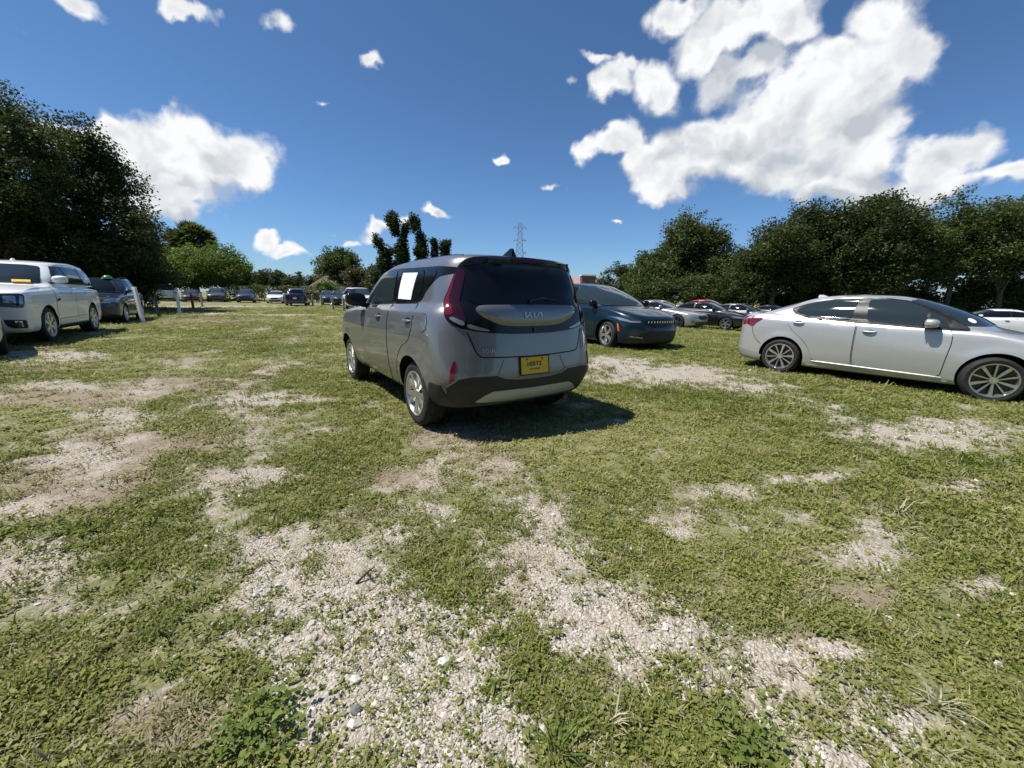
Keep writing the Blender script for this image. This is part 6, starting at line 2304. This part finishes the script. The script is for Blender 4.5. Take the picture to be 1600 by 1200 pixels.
# ------------------------------------------------------------------ plants and stones on the ground
def scatter_group(coll):
    ng = bpy.data.node_groups.new('scatter', 'GeometryNodeTree')
    ng.interface.new_socket('Geometry', in_out='INPUT', socket_type='NodeSocketGeometry')
    ng.interface.new_socket('Geometry', in_out='OUTPUT', socket_type='NodeSocketGeometry')
    N, L = ng.nodes, ng.links
    gi, go = N.new('NodeGroupInput'), N.new('NodeGroupOutput')
    ci = N.new('GeometryNodeCollectionInfo')
    ci.inputs['Collection'].default_value = coll
    ci.inputs['Separate Children'].default_value = True
    ci.inputs['Reset Children'].default_value = True
    ip = N.new('GeometryNodeInstanceOnPoints')
    ip.inputs['Pick Instance'].default_value = True

    def att(nm, ty):
        a = N.new('GeometryNodeInputNamedAttribute')
        a.data_type = ty
        a.inputs['Name'].default_value = nm
        return [o for o in a.outputs if o.enabled and o.name == 'Attribute'][0]
    er = N.new('FunctionNodeEulerToRotation')
    L.new(att('rot', 'FLOAT_VECTOR'), er.inputs[0])
    L.new(er.outputs[0], ip.inputs['Rotation'])
    L.new(att('scl', 'FLOAT_VECTOR'), ip.inputs['Scale'])
    L.new(att('pick', 'INT'), ip.inputs['Instance Index'])
    L.new(gi.outputs[0], ip.inputs['Points'])
    L.new(ci.outputs[0], ip.inputs['Instance'])
    L.new(ip.outputs[0], go.inputs[0])
    return ng


def scatter(name, label, protos, P, rot, scl, pick, tint, dryness):
    coll = bpy.data.collections.new(name + '_kinds')
    for k, pr in enumerate(protos):
        coll.objects.link(pr)
    me = bpy.data.meshes.new(name)
    me.vertices.add(len(P))
    me.vertices.foreach_set('co', P.astype(np.float32).ravel())
    for nm, ty, key, val in (('rot', 'FLOAT_VECTOR', 'vector', rot), ('scl', 'FLOAT_VECTOR', 'vector', scl), ('pick', 'INT', 'value', pick), ('tint', 'FLOAT', 'value', tint), ('dryness', 'FLOAT', 'value', dryness)):
        at = me.attributes.new(nm, ty, 'POINT')
        at.data.foreach_set(key, np.asarray(val, np.int32 if ty == 'INT' else np.float32).ravel())
    o = bpy.data.objects.new(name, me)
    link(o)
    o['kind'] = 'stuff'
    o['label'] = label
    md = o.modifiers.new('scatter', 'NODES')
    md.node_group = scatter_group(coll)
    return o


M['turf'] = mat_leaf('turf_leaves', (.108, .152, .023), (.345, .335, .110), .31, .55, 'INSTANCER', (.37, .31, .20))
M['straw'] = mat_leaf('straw', (.26, .22, .13), (.44, .39, .26), .2, .6, 'INSTANCER', (.34, .27, .18))


def proto_mesh(name, V, Q, mat):
    me = bpy.data.meshes.new(name)
    quick_mesh(me, np.array(V), np.array(Q))
    me.materials.append(mat)
    return bpy.data.objects.new(name, me)


def clover_proto(seed, n=15, rad=.042, hgt=.016, size=.0135):
    rng = np.random.default_rng(seed)
    V, Q = [], []
    for k in range(n):
        r, a = rad * math.sqrt(rng.random()), rng.random() * 6.28
        c = np.array([r * math.cos(a), r * math.sin(a), hgt * rng.random() * (1.2 - r / rad) + .003])
        u = np.array([math.cos(a + rng.normal() * .7), math.sin(a + rng.normal() * .7), rng.normal() * .35])
        u /= np.linalg.norm(u)
        w = np.cross([0, 0, 1.0], u) + np.array([0, 0, rng.normal() * .5]); w /= np.linalg.norm(w)
        s = size * rng.uniform(.6, 1.3)
        nn = np.cross(u, w)
        b = len(V)
        V += [c - u * s * .5, c + w * s * .33 + nn * s * .12, c + u * s * .5 - np.array([0, 0, s * .1]), c - w * s * .33 + nn * s * .12]
        Q.append([b, b + 1, b + 2, b + 3])
    return proto_mesh('creeping_weed', V, Q, M['turf'])


def blade_proto(seed, n=14, rad=.03, ln=(.03, .07), w=.0028, mat='turf', flat=.5, name='grass_blades'):
    rng = np.random.default_rng(seed)
    V, Q = [], []
    for k in range(n):
        r, a = rad * math.sqrt(rng.random()), rng.random() * 6.28
        p = np.array([r * math.cos(a), r * math.sin(a), 0.0])
        L_ = rng.uniform(*ln)
        az = rng.random() * 6.28
        tilt = flat * rng.uniform(.4, 1.5)
        d = np.array([math.cos(az) * math.sin(tilt), math.sin(az) * math.sin(tilt), math.cos(tilt)])
        sd = np.array([-math.sin(az), math.cos(az), 0.0]) * w * rng.uniform(.7, 1.3)
        m1 = p + d * L_ * .5
        d2 = d + np.array([0, 0, -.45 * rng.random()]); d2 /= np.linalg.norm(d2)
        t = m1 + d2 * L_ * .5
        t[2] = max(t[2], .004)
        b = len(V)
        V += [p - sd, p + sd, m1 + sd * .8, m1 - sd * .8, t + sd * .12, t - sd * .12]
        Q += [[b, b + 1, b + 2, b + 3], [b + 3, b + 2, b + 4, b + 5]]
    return proto_mesh(name, V, Q, M[mat])


def pebble_proto(seed, mat):
    rng = np.random.default_rng(seed)
    bm = bmesh.new()
    bmesh.ops.create_icosphere(bm, subdivisions=1, radius=1.0)
    ax = np.array([1.0, rng.uniform(.6, .95), rng.uniform(.35, .65)])
    for v in bm.verts:
        k = 1 + rng.normal() * .14
        v.co = Vector((v.co.x * ax[0] * k, v.co.y * ax[1] * k, v.co.z * ax[2] * k))
    me = bpy.data.meshes.new('pebble')
    bm.to_mesh(me)
    bm.free()
    me.materials.append(mat)
    return bpy.data.objects.new('pebble', me)


def mat_pebble():
    m, t, out = new_mat('limestone_pebbles')
    a = t.attr('tint', 'INSTANCER').outputs['Fac']
    g = t.new('ShaderNodeNewGeometry')
    n = t.noise(g.outputs['Position'], 120.0, 3.0)
    c = t.mix(a, (.27, .24, .20), (.60, .555, .485))
    c = t.mix(t.smooth(n, .45, .75), c, (.38, .34, .29))
    pbsdf(t, out, Base_Color=c, Roughness=.9)
    return m


def sample_ground(n, rng, d0, d1, power):
    """points in front of the camera, thinning out with distance"""
    u = rng.random(n)
    k = 2 - power
    d = (d0 ** k + u * (d1 ** k - d0 ** k)) ** (1 / k) if abs(k) > 1e-3 else d0 * (d1 / d0) ** u
    a = rng.uniform(R(28), R(152), n)
    return d * np.cos(a), d * np.sin(a)


rng = np.random.default_rng(99)
protos = [clover_proto(1), clover_proto(2, 20, .05, .020, .013), clover_proto(3, 13, .04, .012, .019), blade_proto(4, 12, .035, (.018, .04), .0026, flat=.75), blade_proto(5, 12, .04, (.012, .032), .0028, flat=1.0), blade_proto(6, 9, .045, (.02, .06), .0022, 'straw', 1.25, 'dry_blades')]
# Collection children are picked in alphabetical order: name them so that the order is known
for k, o_ in enumerate(protos):
    o_.name = ('a_', 'b_', 'c_', 'd_', 'e_', 'f_')[k] + o_.name
X, Y = sample_ground(430000, rng, .75, 46.0, 1.55)
D2 = np.hypot(X, Y)
keep = (np.abs(X) < 1.55 * Y + .9) & (Y > .35)
gr = gravel_at(X, Y)
lu = lush_at(X, Y)
dr = dry_at(X, Y)
thin = .22 + .78 * sstep(.36, .62, fbm(X, Y, 5.0, 3, 77) + .25 * (lu - .4))
p = np.clip(1.0 - (gr + (fbm(X, Y, 24, 2, 5) - .5) * .9 - .08) / .80, 0, 1) ** 1.25 * thin
p = np.maximum(p, .04) * (1 - .55 * sstep(.35, .8, dr))
keep &= rng.random(len(X)) < p
X, Y, D2, lu, dr, gr = X[keep], Y[keep], D2[keep], lu[keep], dr[keep], gr[keep]
n = len(X)
s = (.50 + .75 * rng.random(n) ** 1.4) * np.maximum(1.0, (D2 / 2.2) ** .62)
hs_ = s * np.minimum(1.0, 1.5 / s) * (.65 + .75 * lu)
pk = rng.choice(3, n)
bl = rng.random(n) < (.34 + .15 * sstep(5, 12, D2))
pk = np.where(bl, 3 + (rng.random(n) < .5), pk)
pk = np.where(rng.random(n) < .15 - .09 * lu + .40 * sstep(.4, .9, dr), 5, pk)
tint = np.clip(.75 - .75 * lu + rng.normal(size=n) * .20 + .1, 0, 1)
dryness = np.clip(sstep(.3, .85, dr) * .75 * rng.random(n) + (rng.random(n) < .06) * .5, 0, 1)
rot = np.stack([rng.normal(size=n) * .22, rng.normal(size=n) * .22, rng.random(n) * 6.28], 1)
P3 = np.stack([X, Y, ground_z(X, Y) + .001], 1)
scatter('grass', 'short patchy turf of creeping weeds and grass', protos, P3, rot, np.stack([s, s, hs_], 1), pk, tint, dryness)

# pebbles on the bare patches
mp_ = mat_pebble()
pp = [pebble_proto(k, mp_) for k in range(4)]
X, Y = sample_ground(110000, rng, .75, 12.0, 1.9)
gr = gravel_at(X, Y)
keep = (np.abs(X) < 1.55 * Y + .9) & (Y > .35) & (rng.random(len(X)) < sstep(.30, .90, gr + (fbm(X, Y, 9, 2, 8) - .5) * .6) * .9 + .05)
X, Y = X[keep], Y[keep]
n = len(X)
D2 = np.hypot(X, Y)
s = .0028 + .0062 * rng.random(n) ** 2.8 + (rng.random(n) < .025) * rng.uniform(.004, .014, n)
s *= np.maximum(1, (D2 / 3.0) ** .7)
P3 = np.stack([X, Y, ground_z(X, Y) + s * .15], 1)
rot = np.stack([rng.normal(size=n) * .3, rng.normal(size=n) * .3, rng.random(n) * 6.28], 1)
scatter('gravel', 'crushed limestone gravel and pebbles on the bare patches', pp, P3, rot, np.stack([s, s, s], 1), rng.choice(4, n), np.clip(rng.normal(size=n) * .28 + .55, 0, 1), np.zeros(n))


# ---- single plants that stand out
M['weed_leaf'] = mat_leaf('weed_leaf', (.07, .115, .02), (.19, .24, .06), .35)
M['dead_leaf'] = mat_leaf('dead_leaf', (.36, .32, .20), (.56, .51, .37), .25)


def plant(name, label, loc, kind, seed, size=.12, mat='weed_leaf', n=20):
    rg = np.random.default_rng(seed)
    z = float(ground_z(np.array([loc[0]]), np.array([loc[1]]))[0])
    V, Q, T = [], [], []
    for k in range(n):
        az = rg.random() * 6.28
        tilt = rg.uniform(.2, 1.25)
        d = np.array([math.cos(az) * math.sin(tilt), math.sin(az) * math.sin(tilt), math.cos(tilt)])
        sd = np.array([-math.sin(az), math.cos(az), 0.0])
        L_ = size * rg.uniform(.5, 1.2)
        w = (.0028 if kind == 'blade' else .0095) * rg.uniform(.5, 1.4)
        p = rg.normal(size=3) * (.012 if kind == 'blade' else size * .28)
        p[2] = 0
        if kind == 'blade':
            m1 = p + d * L_ * .55
            t = m1 + (d + np.array([0, 0, -.6])) * L_ * .45
            t[2] = max(t[2], .004)
            b = len(V)
            V += [p - sd * w, p + sd * w, m1 + sd * w * .8, m1 - sd * w * .8, t + sd * w * .1, t - sd * w * .1]
            Q += [[b, b + 1, b + 2, b + 3], [b + 3, b + 2, b + 4, b + 5]]
            T += [rg.random()] * 2
        else:
            c = p + d * L_ * rg.uniform(.2, .8)
            c[2] = max(c[2] * .7, .006)
            u = np.array([math.cos(az), math.sin(az), rg.normal() * .3]); u /= np.linalg.norm(u)
            s_ = w * 2.2
            b = len(V)
            V += [c - u * s_ * .5, c + sd * s_ * .36, c + u * s_ * .5, c - sd * s_ * .36]
            Q.append([b, b + 1, b + 2, b + 3])
            T.append(rg.random())
    root = empty(name, (loc[0], loc[1], z))
    leaf_object('leaves' if kind == 'leaf' else 'blades', np.array(V), np.array(Q), np.array(T), M[mat], root, 'stuff')
    tag(root, label, 'plant')
    return root


plant('dead_grass_tuft', 'pale dead grass tuft near the lower right corner', (1.42, 1.05), 'blade', 1, .13, 'dead_leaf', 26)
plant('broad_leaf_weed', 'leafy dark green weed near the lower left corner of the gravel', (-.74, .95), 'leaf', 2, .19, 'weed_leaf', 330)
plant('weed_sprout', 'small bright weed sprout alone in the gravel', (-.05, 1.09), 'leaf', 3, .07, 'weed_leaf', 34)
plant('grass_tuft', 'thin grass tuft in the turf left of the gravel', (-1.37, 1.30), 'blade', 4, .16, 'weed_leaf', 14)
plant('grass_tuft', 'pale seeded grass tuft in the turf on the right', (2.5, 2.32), 'blade', 5, .22, 'dead_leaf', 18)
plant('grass_tuft', 'long bladed grass tuft at the bottom edge, right of the gravel', (.16, .90), 'blade', 6, .16, 'weed_leaf', 34)
plant('straw_tuft', 'flattened straw tuft at the bottom edge beside the long blades', (.33, .98), 'blade', 7, .11, 'dead_leaf', 20)
plant('broad_leaf_weed', 'leafy weed between the long grass tuft and the dead tuft', (.72, .93), 'leaf', 8, .16, 'weed_leaf', 150)
for k, (x, y) in enumerate([(-.48, 2.72), (.35, 3.15), (1.9, 3.3), (.95, 3.55), (-1.0, 3.3), (.45, 3.9)]):
    plant('grass_tuft', ['grass tuft at the rear left tyre of the grey hatchback', 'grass tuft in the shadow edge of the grey hatchback', 'taller grass tuft on open turf right of the shadow tip', 'grass tuft just outside the shadow of the grey hatchback', 'grass tuft on worn turf left of the hatchback', 'dark grass tuft inside the hatchback shadow'][k], (x, y), 'blade', 20 + k, .13, 'weed_leaf', 16)


# ---- single stones and a twig
M['stone_white'] = mat_simple('pale_stone', (.60, .575, .52), .85, 0, 0, .2, .15, 60, .3)
M['stone_red'] = mat_simple('brick_red_stone', (.22, .10, .075), .9, 0, 0, .2, .2, 60, .3)
M['stone_grey'] = mat_simple('slate_grey_stone', (.17, .18, .19), .8, 0, 0, .2, .2, 60, .3)
for k, (x, y, r, mt, lab) in enumerate([
        (-0.52, 1.11, 0.022, 'white', 'pale stone lying left of a smaller pale stone in the middle gravel'),
        (-0.47, 0.97, 0.026, 'white', 'pale flat stone nearest the bottom edge in the gravel'),
        (-0.23, 1.19, 0.024, 'white', 'pale tilted stone in the gravel below the bare sandy spot'),
        (0.63, 1.34, 0.022, 'white', 'pale stone at the right end of the middle gravel'),
        (0.13, 1.09, 0.017, 'red', 'small brick red stone in the gravel'),
        (-0.48, 1.01, 0.020, 'grey', 'dark grey stone shard between two pale stones'),
        (-1.11, 1.50, 0.020, 'white', 'pale stone at the left side of the middle gravel'),
        ]):
    o = pebble_proto(300 + k, M['stone_' + mt])
    o.name = 'stone'
    link(o)
    o.scale = (r, r, r)
    o.rotation_euler = (.2 * (k % 3), .15, k * 1.3)
    o.location = (x, y, float(ground_z(np.array([x]), np.array([y]))[0]) + r * .3)
    tag(o, lab, 'stone')
tw = MB()
tz = float(ground_z(np.array([-.65]), np.array([1.62]))[0])
tw.tube([(-.70, 1.58, tz + .004), (-.66, 1.615, tz + .035), (-.63, 1.64, tz + .05)], [.006, .005, .003], 6)
tw.tube([(-.66, 1.615, tz + .035), (-.62, 1.59, tz + .005)], [.005, .003], 6)
tag(tw.build('twig', mat_simple('dark_twig', (.03, .025, .02), .9), None), 'dark forked twig standing in the gravel left of centre', 'twig')
